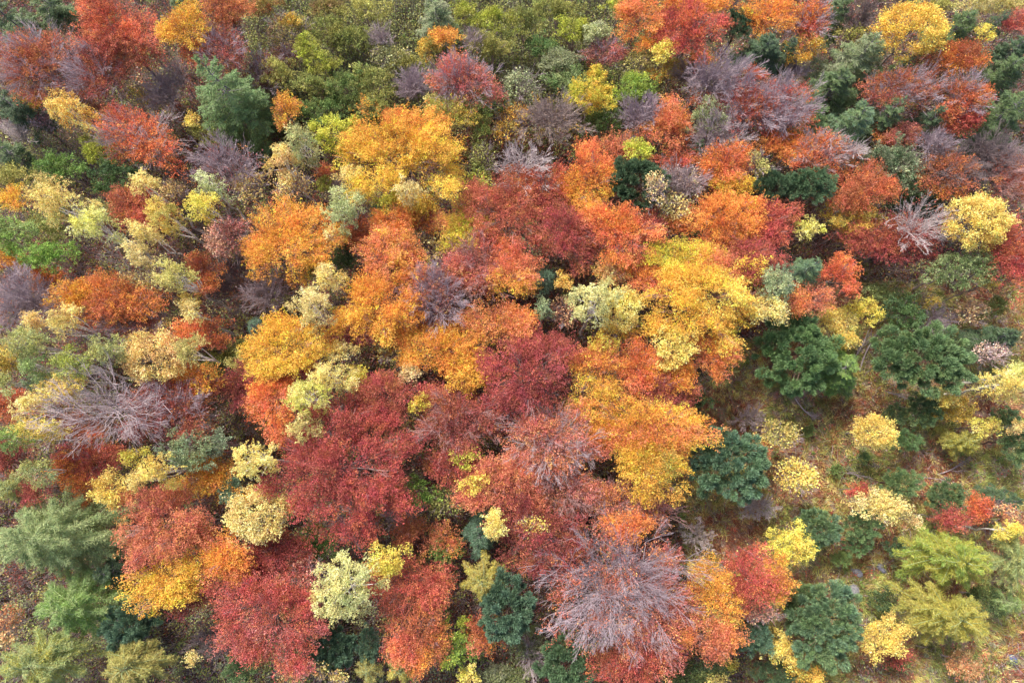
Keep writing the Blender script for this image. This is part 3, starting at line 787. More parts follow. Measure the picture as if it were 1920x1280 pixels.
W|66 762 37 22 0|honey,cream|z=12|cream-yellow birch at the tips of the silver dead tree
N|190 772 150 72 0|-|tw=silver;z=21;base=330:770;n1=0.7;zmin=-0.3;r=1.5;tn=0.85|big silver dead tree with long limbs reaching sideways over yellow birches
H|318 768 80 56 0|wine,brick|cov=1.6;tw=lilac;z=13|wine-red half-bare beech at the foot of the big silver dead tree
B|22 762 42 30 0|flame,rust|z=10|flame-orange tree at the left edge behind the cream-yellow birch
W|30 822 46 23 0|grass,sage|z=13|grass-green birch at the left edge below the flame-orange tree
W|86 806 52 25 0|yellow,khaki|z=12|yellow-khaki birch beside the grass-green one, under silver branches
B|158 802 38 26 0|flame,rust|z=10|flame-rust tree seen through the silver dead branches
B|182 858 60 30 0|wine,crimson|z=9|dark wine beech under the tips of the silver dead tree
B|24 862 40 27 0|maroon,wine|z=9|dark maroon tree at the left edge beneath the grass-green birch
W|76 880 38 23 0|khaki,sage|z=12|khaki-sage birch between dark maroon tree and pale larch
G|359 840 47 33 0|bluesage,sage|z=14|blue-grey sage willow below the wine-red half-bare beech
G|413 829 21 21 0|bluesage,grey|z=13|small blue-grey bush attached to the sage willow
A|252 858 21 20 0|yellow,lemon|z=13|small lemon-gold tree under the silver dead tree, alone in the dark
W|331 522 39 28 10|palelemon,khaki|z=14|pale lemon birch left of the dark twiggy hollow
W|266 482 34 21 20|cream,tan|z=13|cream birch with long white stem below the narrow honey-yellow one
T|273 525 34 17 0|honey,cream|cov=1.5;z=12|thin cream-leafed tree above the wide rust beech
T|237 524 15 13 0|honey,peach|cov=2.2;z=12|tiny cream tree at the top of the wide rust beech
N|220 480 46 26 40|-|tw=white;z=8;n1=0.6;tn=0.5|bare white birch stems lying beside the bright grass-green tree
B|380 503 28 22 0|rust,russet|z=11|rust tree above the pale lemon birch
B|386 532 23 20 0|rust,salmon|z=11|small rust-salmon tree between pale lemon birch and dark hollow
A|356 564 18 16 0|olive,yellow|z=11|small olive-yellow tree under the pale lemon birch
W|363 586 26 17 20|cream,honey|z=12|small cream birch with white stem above the rust-orange tree
T|320 614 22 20 0|tan,khaki|cov=2;z=10|tan thin tree between brown-red half-bare tree and rust-orange one
B|374 628 56 27 0|rust,flame|z=11|rust-orange tree below the small cream birch
N|446 530 66 48 0|wine,brown|tw=darktwig;cov=2.5;z=7|dark brown twiggy tree sunk in the hollow beside the big orange beech
N|500 548 40 36 0|-|tw=twig;z=8|grey bare twigs at the dark hollow under the big orange beech
S|478 614 14 25 0|bluepine,dark|z=8|narrow dark blue-green fir at the edge of the golden beech
G|449 662 32 21 0|olive,moss|z=8|olive bush beside the golden beech with a crimson skirt
A|446 680 18 15 0|khaki,palelemon|z=10|tiny pale lemon bush in the olive bush
G|406 674 26 30 0|moss,olive|z=8|moss-green tree between khaki-tan birch and olive bush
B|458 722 42 40 0|crimson,wine|z=11|crimson beech between amber-orange small beech and salmon-flame one
G|642 488 23 27 0|green,dark|z=9|dark green bush beside the yellow-cream birch in the centre left
G|577 503 20 16 0|leafgreen,green|z=8|small fresh green bush under the big orange beech
W|620 524 33 23 0|yellow,cream|z=14|bright yellow-cream birch under the dark green bush
W|594 582 42 33 0|cream,tan|z=14|cream fluffy birch, bigger, just under the bright yellow-cream one
B|732 482 58 48 0|orange,salmon,amber|z=14|orange beech with cream twigs at its side, above the orange-gold one
T|800 470 30 36 0|honey,cream|cov=1.1;z=10|thin twiggy tree with small cream leaves between two orange-red beeches
B|861 452 30 22 0|lime,gold|z=13|small lime-gold crown beside the rose half-bare beech
B|712 578 68 68 30|orange>amber|z=14|orange-gold beech directly left of the lavender brush-like bare tree
B|748 636 40 30 0|orange,amber|z=11|small orange-amber tree at the lower tip of the orange-gold beech
H|812 556 52 58 0|rose,maroon|cov=0.8;tw=lilac;z=14;tn=1.4|lavender brush-like bare tree with maroon undersides in the centre
H|893 500 60 52 0|rose,brick|cov=1.9;tw=rosetwig;z=13|rose-red half-bare beech with fine twigs in the centre
B|960 510 50 46 0|flame>salmon>amber|z=14|flame-red beech with amber lower edge next to the rose-red half-bare one
B|663 616 54 33 0|crimson,rose|z=12|crimson beech under the cream fluffy birch
A|642 657 24 18 0|honey,cream|z=13|small honey tree below the crimson beech in the centre left
B|544 652 76 54 -10|amber>gold|z=14|golden beech with a crimson skirt, left of the small honey tree
B|552 694 54 24 0|rose,crimson|z=12|crimson skirt-like tree under the golden beech
B|832 656 72 46 10|amber,orange,gold|z=13|amber-gold beech below the lavender brush-like bare tree
A|886 704 38 38 20|gold,amber|z=14|golden yellow tree dripping down between crimson beeches
B|938 606 60 44 0|orange,salmon,amber|z=13|orange-tan beech above the dark crimson giant of the centre
T|727 652 22 26 0|palelemon,khaki|cov=1.5;z=11|small thin pale lemon tree in the dark gap beside the crimson beech
A|768 700 23 18 0|pinkcream,cream|z=13|pinkish-white small tree among crimson beeches, alone
W|624 708 48 22 0|honey,palelemon|z=14|honey birch above the pale lime ball-shaped one
A|672 708 24 20 0|lime,yellow|z=12|lime-yellow small tree behind the honey birch
W|584 747 36 29 0|palelemon,lime|z=15;full=1;cov=1.2|pale lime ball-shaped tree on the crimson beeches
B|516 756 48 54 0|salmon,flame|z=13|salmon-flame beech left of the pale lime ball-shaped tree
B|728 746 56 46 0|crimson,brick|z=13|crimson beech underneath the pinkish-white small tree
A|789 755 18 20 0|gold,lemon|z=14|small gold tree between two crimson beeches, below the pinkish-white one
W|577 804 34 24 -20|tan,khaki|z=14|tan birch below the pale lime ball-shaped tree
B|640 878 112 104 0|brick,crimson,red|z=14;c=0.6|giant crimson beech, the widest red crown of the wood
T|744 814 22 32 0|honey,cream|cov=1.3;z=9|cream-dotted thin tree in the gap beside the giant crimson beech
H|856 786 74 56 0|wine,brick|cov=2;tw=rosetwig;z=13|maroon star-shaped beech right of the small gold tree
B|988 706 78 82 0|wine,crimson,brick|z=14|dark crimson giant of the centre, above the pale-limbed half-bare one
A|872 857 24 16 0|lemon,lime|z=14|small lemon-lime tree under the maroon star-shaped beech
B|846 868 44 36 0|brick,crimson|z=12|brick-red beech between lemon-lime tree and giant crimson one
W|490 864 42 31 0|palelemon,yellow|z=14|pale yellow fluffy birch at the side of the giant crimson beech
S|1024 524 20 30 0|dark,bluepine|z=10|narrow dark fir beside the flame-red beech in the centre
A|1058 528 18 14 0|honey,amber|z=12|tiny honey-coloured tree next to the narrow dark fir
W|1019 582 18 18 0|sage,bluesage|z=11|tiny sage ball-shaped tree below the narrow dark fir
W|1112 575 48 37 0|palelemon,palesage|z=14|pale greenish-lemon tree joined to a yellow one in the centre
A|1164 578 34 37 0|yellow,palelemon|z=15;cov=1.2;full=1|soft yellow tree joined to the pale greenish-lemon one
T|1160 622 36 18 0|yellow,gold|cov=1.6;z=11|thin yellow-dotted tree under the soft yellow one
T|1056 586 26 28 0|peach,maroon|cov=1.3;z=10|peach-dotted twiggy tree between tiny sage ball and pale lemon tree
B|1322 560 100 80 0|gold,amber,yellow|z=14;c=0.7|giant golden-yellow beech of the centre, the widest yellow crown
B|1278 482 50 34 0|lime,gold|z=14|lime-gold beech at the upper end of the giant golden-yellow one
B|1346 502 46 32 0|orange,salmon|z=15|salmon-orange crown on the upper side of the giant golden-yellow beech
B|1208 520 44 34 0|salmon,orange|z=12|salmon-tan beech between soft yellow tree and giant golden one
B|1150 506 36 24 0|salmon,tan|z=12|pale salmon tree below the salmon-flame beech
B|1416 494 46 44 0|crimson,brick|z=14|crimson beech at the upper flank of the giant golden-yellow one
W|1458 531 26 32 0|palesage,bluesage|z=14|pale sage oval tree next to the dark fir and the salmon-red tree
A|1441 582 32 23 0|honey,cream|z=15;cov=1.3;full=1|cream-yellow tree below the pale sage oval one
A|1262 648 40 32 0|palelemon,yellow|z=15;cov=1.1|pale lemon-yellow tree under the giant golden-yellow beech
B|1116 692 54 48 0|salmon,orange>gold|z=13|salmon and gold beech beside the dark crimson giant of the centre
A|1130 650 26 20 0|lemon,gold|z=14|lemon crown on the upper side of the salmon and gold beech
B|1194 690 34 46 0|salmon,flame|z=13|tall salmon beech between gold-footed one and pale lemon-yellow tree
B|1258 694 44 34 0|amber,orange|z=13|amber-orange beech directly below the pale lemon-yellow tree
B|1240 738 50 40 0|wine,brick|z=12|dark wine beech hanging below the amber-orange one
B|1338 666 42 40 0|salmon,orange|z=13|salmon-orange beech at the clearing edge by the big green pine
B|1216 804 110 62 10|salmon,orange,amber,gold|z=13|wide orange beech with salmon streaks at the edge of the clearing
B|1220 872 70 50 0|gold,amber|z=14|golden beech lobe under the wide orange one, facing the round pine
H|1030 824 78 60 0|rose,salmon|cov=1.4;tw=silver;z=14|rose half-bare beech with pale limbs, above the deep crimson one
B|1093 766 28 28 0|gold,olive|z=11|small mustard-gold tree beside the dark crimson giant of the centre
G|1302 755 28 24 0|dark,green|z=6|dark green bush in shade at the clearing edge
N|1406 784 32 22 -30|-|tw=silver;z=2|low grey dead branches lying in the upper clearing
T|1458 814 40 24 0|honey,khaki|cov=1.6;z=5|thin honey-yellow tree in the upper clearing by dead branches
P|1490 664 72 74 20|pine,green|z=9|large bright-green pine at the top of the clearing, nearer the golden beech
S|1574 692 50 46 0|fir,grass|z=7;c=0.8|pale green loose conifer between the two large pines
P|1726 672 94 62 10|pine,fir|z=10|widest pine, with dozens of rounded tufts, at the top of the clearing
A|1560 604 36 26 0|yellow,honey|z=7|yellow tree behind the large bright-green pine
A|1612 582 31 21 0|yellow,lemon|z=7|yellow tree behind the pale green conifer, beside white stems
A|1583 640 24 18 0|honey,yellow|z=9|honey-yellow small tree between the two large pines
G|1686 586 42 34 0|green,dark|z=5|dark green bush behind the widest pine
G|1648 548 30 17 0|sage,moss|z=5|small sage bush behind the dark green bush
S|1510 507 37 30 0|bluepine,fir|z=13|blue-green fir between the pale sage oval tree and salmon-red beech
B|1576 514 33 32 0|red,flame|z=12|salmon-red beech next to the blue-green fir
B|1518 560 42 23 0|orange,salmon|z=12|orange-salmon beech directly below the blue-green fir
G|1804 504 62 33 -10|fir,sage|z=12|grey-green pine under the bright butter-yellow tree
A|1852 530 13 12 0|yellow,lemon|z=9|tiny yellow tree at the lower side of the grey-green pine
T|1814 586 38 24 0|pinkcream,peach|cov=1.2;z=5|pink-dotted thin bush above the widest pine
N|1756 602 24 30 0|-|tw=lilac;z=5|slim lilac bare bush behind the widest pine
T|1730 566 28 18 0|yellow,olive|cov=1.2;z=4|yellow-dotted twiggy bush near the lilac bare bush
G|1862 575 28 18 0|olive,moss|z=4|olive bush below the deep crimson beech of the right edge
S|1866 634 54 28 0|firdark,dark|z=7|dark fir at the right edge beside the widest pine
T|1856 662 34 20 0|lilac,pinkcream|cov=1.3;z=9|lilac-white twiggy bush in front of the dark fir
W|1866 722 50 22 5|yellow,palelemon|z=9|yellow birch with white stem below the lilac-white twiggy bush
W|1902 698 26 18 0|palesage,lemon|z=9|pale sage birch at the right edge above the yellow birch
A|1774 748 23 16 0|honey,yellow|z=7|honey-yellow small crown over the gold bush below the widest pine
G|1788 770 33 22 0|gold,olive|z=4|gold-olive bush under the honey-yellow crown
A|1637 809 39 29 0|honey,yellow|z=6;cov=1.4;full=1|honey-yellow tree standing alone in the middle of the clearing
P|1698 826 31 22 0|green,pine|z=3|low bright-green young pine beside the lone honey-yellow tree
P|1676 779 22 22 0|dark,fir|z=3|young pine just above the lone honey-yellow tree
P|1730 768 30 32 0|dark,fir|z=4|dark young pine in the shade below the widest pine
A|1849 797 28 15 0|lemon,honey|z=5|lemon tree over the olive larch near the right edge
L|1806 828 44 27 0|khaki,larchgold|z=3|olive young larch in dry grass near the right edge
P|1902 828 30 40 0|dark,fir|z=5|dark pine at the right edge below the yellow birch
P|1884 782 28 20 0|dark,fir|z=4|small dark pine beside the lemon tree
A|1904 800 13 14 0|honey,peach|z=8|tiny honey-coloured tree in front of the dark pine of the right edge
P|1619 855 11 9 0|green,pine|z=1|tiniest green seedling pine below the lone honey-yellow tree
P|1516 808 12 12 0|moss,green|z=1|tiny grey-green seedling beside the thin honey-yellow tree
L|92 1006 116 76 0|larch,sage|z=13;cov=1.2;tw=larchtan|largest larch, pale grey-green with arching boughs, by the left edge
L|134 1138 76 56 20|larchgreen,larch|z=12;cov=1.2|fresh green larch directly below the largest pale one
L|74 1242 88 54 0|larchgold,larch,larchtan|z=12;cov=1.0|yellowish larch in the lower left corner
L|246 1248 62 42 0|larchtan,khaki|z=12;cov=1.1|tan larch at the bottom edge beside the yellowish corner larch
P|248 1166 56 40 -20|bluepine,dark|z=10|blue-green pine between fresh green larch and amber beech
S|218 1070 36 38 0|firdark,dark|z=7|dark fir in the gap beside the largest larch
B|316 978 86 76 0|brick,salmon,rust|z=14|big salmon-red beech with an amber lobe beneath, beside the largest larch
B|316 1086 76 42 -10|amber,gold|z=14|amber-gold beech below the big salmon-red one
B|350 1118 44 24 0|crimson,brick|z=11|crimson fringe tree under the amber-gold beech
B|428 1040 50 42 0|amber,orange,salmon|z=14|amber-orange beech between amber-gold one and the rose-red giant below
B|500 1146 100 80 20|rose,red,brick|z=13;c=0.6|rose-red giant beech near the bottom edge
B|520 1038 58 48 0|wine,crimson,rust|z=11|wine-red beech beneath the cream leafy ball-shaped tree
A|212 917 34 28 0|yellow,honey|z=14;full=1;cov=1.2|bright yellow round tree at the upper end of the largest larch
W|309 880 38 25 0|yellow,honey|z=14|yellow birch between blue-grey sage willow and tan one
W|262 898 22 18 0|tan,honey|z=13|small tan birch linking the bright yellow round tree and the yellow birch
B|396 894 50 38 0|rust,amber|z=11|rust-amber beech below the blue-grey sage willow
P|434 914 22 31 20|bluepine,bluesage|z=11|slim blue-green spruce beside the cream leafy ball-shaped tree
A|488 964 55 45 0|honey,cream|z=15;cov=1.2;full=1|cream leafy ball-shaped tree between two red beeches
A|480 924 30 16 0|tan,amber|cov=0.6;z=13|sparse tan crown on top of the cream leafy ball
L|18 916 34 26 0|khaki,larch|z=11|olive larch at the left edge above the largest larch
B|66 924 30 18 0|crimson,wine|z=10|crimson tree peeping above the largest larch
B|140 880 40 28 0|rust,orange|z=9|rust-orange tree between khaki-sage birch and dark wine beech
B|168 918 30 22 0|amber,russet|z=9|russet-amber tree beside the bright yellow round one
A|360 1230 15 13 0|honey,cream|z=8|tiny honey tree on the dark floor near the bottom edge
N|396 1202 36 34 0|-|tw=darktwig;z=6|dark leafless bush between pine and rose-red giant
P|452 1250 32 26 0|dark,fir|z=7|dark pine at the bottom edge under the rose-red giant
T|16 1172 26 36 0|rust,peach|cov=2;z=7|rusty thin tree at the left edge between two larches
G|778 924 34 28 0|leafgreen,grass|z=9|fresh light-green bush right of the giant crimson beech
T|838 938 34 30 0|khaki,moss|cov=1.6;z=7|thin khaki bush beside the fresh light-green one
A|893 903 24 18 -30|yellow,lemon|z=14|lemon-yellow small tree on the edge of the salmon-red beech
G|602 1018 40 29 0|green,leafgreen|z=7|green bush in the gap under the giant crimson beech
N|664 980 46 34 0|-|tw=twig;z=6|grey bare twigs under the lower rim of the giant crimson beech
N|756 966 44 26 -30|-|tw=twig;z=5|fallen-looking grey bare branches below the fresh light-green bush
B|768 994 28 24 0|orange,rust|z=9|small orange-rust tree in the twiggy gap above the bright yellow one
W|926 980 34 25 0|palelemon,yellow|z=14|pale lemon tree on the edge of the deep crimson beech
T|1000 985 26 14 0|yellow,honey|cov=1.8;z=15|yellow-dotted crown resting on the deep crimson beech
A|728 1055 34 28 -20|yellow,lemon|z=14;cov=1.1|bright yellow ragged tree beside the pale sage one
W|652 1102 50 54 0|palesage,palelemon|z=14|pale sage tree with feathery outline, left of the bright yellow ragged one
T|574 1092 36 46 0|pinkcream,rose|cov=1.4;z=11|pinkish-cream thin tree between rose-red giant and pale sage tree
A|548 1140 24 17 0|cream,tan|z=13|small cream tree on the rose-red giant
B|776 1090 64 50 0|rust,red,salmon|z=11|rust-red beech below the bright yellow ragged tree
L|904 1088 38 42 0|larchtan,larchgold|z=12|tan-yellow larch above the blue-green pine of the lower centre
P|951 1142 48 64 0|bluepine,dark|z=12|blue-green pine of the lower centre beside the tan-yellow larch
S|900 1004 28 42 0|dark,bluepine|z=8|shaded blue-green fir between pale lemon tree and tan-yellow larch
B|756 1206 32 42 0|red,salmon|z=12|salmon-red beech near the bottom edge with orange one behind
B|794 1192 36 58 20|orange,rust|z=11|orange-rust beech behind the salmon-red one near the bottom edge
G|857 1210 36 38 0|lime,leafgreen|cov=0.8;z=8|lime-green loose bush near the bottom edge
B|908 1186 38 32 0|salmon,russet|cov=0.7;z=8|brownish salmon thin tree left of the blue-green pine
G|834 1028 28 34 0|leafgreen,moss|cov=0.8;z=7|green mixed bush in the gap above the rust-red beech
B|832 1010 34 24 0|salmon,rust|cov=0.6;z=8|pale salmon small tree in the gap beside the shaded fir
P|624 1214 48 42 0|dark,bluepine|z=8|dark blue-green pine near the bottom edge beside the rose-red giant
P|692 1206 22 36 0|bluepine,dark|z=8|narrow blue-green pine near the bottom edge beside the salmon-red beech
L|688 1258 24 28 0|larchtan,khaki|z=9|narrow khaki larch at the bottom edge under the narrow pine
L|752 1256 32 27 0|larchtan,larchgold|z=9|olive-tan larch at the bottom edge beneath the salmon-red beech
T|545 1262 24 20 0|honey,peach|cov=1.5;z=7|honey-dotted thin tree at the bottom edge
T|598 1256 15 12 0|peach,honey|cov=2.5;z=11|tiny peach tree in front of the dark blue-green pine
T|634 1272 20 12 0|peach,honey|cov=2;z=10|peach-dotted bush cut by the bottom edge
A|875 1266 20 15 0|honey,lemon|z=8|small honey-lemon tree at the bottom edge below the lime-green bush
G|1300 1262 60 24 0|moss,dark|z=4|mossy low bush at the bottom edge below the silvery giant
G|940 1262 46 22 0|moss,grey|z=4|grey-moss bush at the bottom edge beside the honey-lemon tree
B|1012 1004 70 62 20|crimson,wine|z=13|deep crimson beech between pale lemon tree and the silvery bare giant
B|946 902 72 48 0|red,salmon,brick|z=13|salmon-red beech under the lemon-lime tree
H|1052 912 60 46 0|rose,rust|cov=1.5;tw=rosetwig;z=12|rose and rust half-bare beech below the pale-limbed one
N|1152 1100 130 118 0|salmon,brick|tw=lilac;z=14;n1=1.3;tn=1.1;cov=2.5;r=1.0;c=0.6|silvery bare giant with dense arching branches, the largest leafless crown
B|1214 1150 86 92 30|brick,rose,salmon|z=11;cov=0.55|salmon-red leaves of the beech growing through the silvery bare giant
B|1180 1234 76 36 0|brick,red|z=11|brick-red beech at the bottom edge under the silvery bare giant
B|1175 988 37 24 10|flame,orange|z=15|small flame-orange tree on the upper rim of the silvery bare giant
H|1180 946 80 44 0|rust,rose|cov=0.9;tw=rosetwig;z=10|rusty half-bare beech between golden beech lobe and the flame-orange tree
B|1338 1112 44 54 0|gold,orange|z=13|gold-orange beech on the side of the silvery bare giant
B|1334 1188 46 42 0|orange,salmon|z=13|orange-salmon beech below the gold-orange one
B|1406 1092 44 50 0|crimson,red|z=13|crimson beech between gold-orange and small orange ones
B|1447 1090 36 40 0|orange,amber|z=12|orange beech beside the crimson one, at the lower clearing
T|1422 1148 32 15 0|pinkcream,rose|cov=2.2;z=11|pinkish-white dotted bush under the crimson beech of the lower clearing
N|1310 1004 44 26 35|-|tw=white;z=3;n1=0.6|fallen white dead tree lying on brown litter near the silvery giant
N|1416 950 40 26 0|-|tw=white;z=3|white dead branches spread below the round pine
A|1477 1020 42 33 0|yellow,lemon|z=7;cov=1.1|bright yellow tree with pale green tinge in the lower clearing
P|1366 872 78 64 15|pine,bluepine|z=10|round pine at the clearing edge beside the golden beech lobe
P|1409 1187 42 34 0|bluepine,dark|z=9|blue-green pine below the pinkish-white dotted bush
P|1067 1244 58 44 0|pine,dark|z=9|large pine cut by the bottom edge under the silvery giant
G|990 1204 32 30 0|grey,moss|cov=0.6;z=6|grey-green twiggy bush beside the blue-green pine of the lower centre
N|1003 1230 28 34 0|-|tw=silver;z=7;tn=0.6|slim silver bare birch near the bottom edge
A|1462 1214 30 27 20|honey,yellow|z=8|honey-yellow ragged tree beside the great blue-green pine
A|1512 1256 40 24 30|yellow,amber|cov=0.7;z=7|loose amber-yellow tree at the bottom edge
A|1373 1248 10 9 0|yellow,lemon|z=5|tiny yellow tree at the bottom edge below the blue-green pine
T|1340 1270 24 10 0|honey,khaki|cov=2;z=5|honey-dotted bush cut by the bottom edge
T|1492 892 36 30 0|yellow,honey|cov=2.4;z=6|loose yellow tree on a slanting white stem beside the round pine
A|1650 946 50 23 15|honey,cream|z=7;cov=1.1|long cream-yellow tree across the young pines in the clearing
A|1710 974 20 14 20|cream,peach|cov=0.7;z=5|small cream crown at the tip of the long cream-yellow tree
B|1610 918 15 13 0|red,crimson|z=4|tiny red tree touching the long cream-yellow one
P|1688 904 40 27 0|fir,pine|z=3|flat grey-green young pine above the long cream-yellow tree
P|1774 932 43 31 0|fir,dark|z=4|dark rounded young pine right beside the crimson and red pair
P|1533 993 43 36 20|fir,bluepine|z=5|blue-green young pine next to the bright yellow tree of the lower clearing
P|1616 985 37 28 0|pine,fir|z=4|green young pine under the long cream-yellow tree
P|1605 1020 27 21 0|green,pine|z=3|small vivid green pine in the middle of the young pines
P|1576 1044 19 17 0|moss,green|z=2|smallest mossy green pine in the dry grass
P|1677 1026 22 18 0|dark,pine|z=3|little dark pine beside the yellow larch
G|1564 880 14 12 0|moss,green|z=1|tiny moss-green shrub near the loose yellow tree
B|1782 972 34 18 0|crimson,brick|z=6|low crimson tree at the lower side of the dark rounded young pine
B|1832 952 26 22 -30|red,flame|z=6|red-orange tree touching the low crimson one
L|1784 1048 88 52 10|larchgold,larchgreen|z=9;cov=1.2|yellow-green larch with upswept shoots, upper of the pair
L|1780 1154 88 54 10|larchgold,khaki|z=9;cov=1.2|dull gold larch, lower of the pair in the lower clearing
L|1898 1046 34 60 0|larch,khaki|z=8|thin pale larch at the right edge beside the yellow-green pair
P|1548 1172 62 82 25|bluepine,fir|z=10|great blue-green pine of the lower clearing with frosted tufts
P|1500 1140 36 50 0|firdark,fir|z=7|shaded dark pine behind the great blue-green pine
A|1660 1188 43 32 -20|yellow,honey|z=6;cov=1.1|yellow tree with a red bush at its foot, beside the dull gold larch
B|1676 1226 28 16 10|brick,crimson|z=3|red bush at the foot of the yellow tree near the dull gold larch
W|1884 994 32 17 -10|lemon,yellow|z=8|lemon birch near the right edge above the thin pale larch
S|1880 938 32 28 0|firdark,dark|z=5|dark fir near the right edge beside the red-orange tree
T|1888 956 18 12 0|peach,salmon|cov=2.4;z=8|tiny peach tree in front of the dark fir near the right edge
G|1804 1244 40 24 0|peach,salmon|cov=0.6;z=3|faded pink-orange bush in the lower right corner
G|1648 1124 28 20 0|dark,moss|z=2|low dark shrub between great pine and dull gold larch
B|1420 848 17 24 20|flame,rust|z=5|small flame-orange bush beside the round pine
G|1680 1238 28 22 0|dark,moss|z=2|low dark-green bush below the red bush near the bottom edge
P|1456 1262 40 28 0|firdark,dark|z=5|shaded fir-like pine at the bottom edge under the honey-yellow ragged tree
G|1844 1118 40 28 0|moss,dark|z=3|mossy shrub in the hollow right of the larch pair
L|1896 1130 26 20 0|larch,grass|z=5|small pale-green larch at the right edge below the thin one
'''
for entry in TREES.strip().split('\n'):
    grow(entry)

# ------------------------------------------------------------------ the ground and what covers it
def zone_colour(u, v):
    """which plants and litter grow where, read off the photo: 0 brown litter, 1 olive-green wood, 2 dry clearing"""
    clearing = (u > 1270 + np.clip((760 - v) * 0.9, 0, 400)) & (v > 640) | ((u > 1540) & (v > 530) & (v < 700))
    clearing &= ~((v > 1080) & (u < 1400))
    upper = ((u > 480) & (u < 1230) & (v < 250 - 0.05 * (u - 480))) | ((u < 260) & (v > 260) & (v < 340))
    z = np.zeros(u.shape, int)
    z[upper] = 1
    z[clearing] = 2
    return z

def ground_mesh():
    n = 260
    x = np.linspace(-1, 1, n); x = np.sign(x) * np.abs(x) ** 1.5 * 190
    X, Y = np.meshgrid(x, x + 14.0)
    Z = ground_z(X, Y)
    V = np.stack((X, Y, Z), -1).reshape(-1, 3)
    i = np.arange(n * n).reshape(n, n)
    F = np.stack((i[:-1, :-1], i[:-1, 1:], i[1:, 1:], i[1:, :-1]), -1).reshape(-1, 4)
    me = bpy.data.meshes.new('ground')
    me.vertices.add(len(V)); me.vertices.foreach_set('co', V.astype(np.float32).ravel())
    me.loops.add(F.size); me.loops.foreach_set('vertex_index', F.astype(np.int32).ravel())
    me.polygons.add(len(F)); me.polygons.foreach_set('loop_start', np.arange(0, F.size, 4, dtype=np.int32))
    me.update(calc_edges=True)
    me.polygons.foreach_set('use_smooth', np.ones(len(F), bool))
    pu, pv = pix(V)
    open_land = me.attributes.new('open_land', 'FLOAT', 'POINT')      # dry meadow soil against dark leaf mould, tinted darker still to deepen shaded gaps
    open_land.data.foreach_set('value', (zone_colour(pu, pv) == 2).astype(np.float32))
    m = bpy.data.materials.new('forest_floor'); m.use_nodes = True
    nt = m.node_tree; nn, l = nt.nodes, nt.links
    p = nn['Principled BSDF']; p.inputs['Roughness'].default_value = 0.95
    tc = nn.new('ShaderNodeTexCoord')
    def noise(scale, det):
        z = nn.new('ShaderNodeTexNoise'); z.inputs['Scale'].default_value = scale; z.inputs['Detail'].default_value = det
        l.new(tc.outputs['Object'], z.inputs['Vector']); return z
    def ramp(src, stops):
        r = nn.new('ShaderNodeValToRGB')
        while len(r.color_ramp.elements) < len(stops):
            r.color_ramp.elements.new(0.5)
        for e, (pos, col) in zip(r.color_ramp.elements, stops):
            e.position, e.color = pos, (*col, 1)
        l.new(src, r.inputs[0]); return r
    a, b, c = noise(0.16, 5), noise(1.6, 8), noise(14, 6)
    litter = ramp(b.outputs[0], ((0.3, (0.16, 0.11, 0.082)), (0.5, (0.30, 0.21, 0.155)), (0.7, (0.42, 0.31, 0.23))))
    grass = ramp(b.outputs[0], ((0.3, (0.10, 0.105, 0.05)), (0.55, (0.21, 0.19, 0.095)), (0.72, (0.33, 0.27, 0.15))))
    f = ramp(a.outputs[0], ((0.42, (0, 0, 0)), (0.6, (1, 1, 1))))
    mx = nn.new('ShaderNodeMix'); mx.data_type = 'RGBA'
    l.new(f.outputs[0], mx.inputs[0]); l.new(litter.outputs[0], mx.inputs[6]); l.new(grass.outputs[0], mx.inputs[7])
    g = ramp(c.outputs[0], ((0.35, (0.6, 0.6, 0.6)), (0.65, (1.35, 1.3, 1.25))))
    m2 = nn.new('ShaderNodeMix'); m2.data_type = 'RGBA'; m2.blend_type = 'MULTIPLY'; m2.inputs[0].default_value = 1
    l.new(mx.outputs[2], m2.inputs[6]); l.new(g.outputs[0], m2.inputs[7])
    oa = nn.new('ShaderNodeAttribute'); oa.attribute_name = 'open_land'
    m3 = nn.new('ShaderNodeMix'); m3.data_type = 'RGBA'; m3.blend_type = 'MULTIPLY'
    inv = nn.new('ShaderNodeMath'); inv.operation = 'SUBTRACT'; inv.inputs[0].default_value = 1.0
    l.new(oa.outputs['Fac'], inv.inputs[1]); l.new(inv.outputs[0], m3.inputs[0])
    l.new(m2.outputs[2], m3.inputs[6]); m3.inputs[7].default_value = (0.36, 0.34, 0.34, 1)
    l.new(m3.outputs[2], p.inputs['Base Color'])
    bp = nn.new('ShaderNodeBump'); bp.inputs['Strength'].default_value = 0.8; bp.inputs['Distance'].default_value = 0.15
    l.new(c.outputs[0], bp.inputs['Height']); l.new(bp.outputs[0], p.inputs['Normal'])
    me.materials.append(m)
    return me

tag(link('ground', ground_mesh()), 'brown leaf-littered forest floor with olive grass patches', None, None, 'structure')

grng = np.random.default_rng(77)
def scatter(n, umin=-260, umax=2180, vmin=-260, vmax=1500):
    u = grng.uniform(umin, umax, n); v = grng.uniform(vmin, vmax, n)
    x, y = (u - 960) / FPX, (640 - v) / FPX
    t = CAM_H / (CP - y * SP)
    X, Y = x * t, (y * CP + SP) * t
    return u, v, np.stack((X, Y, ground_z(X, Y)), 1)

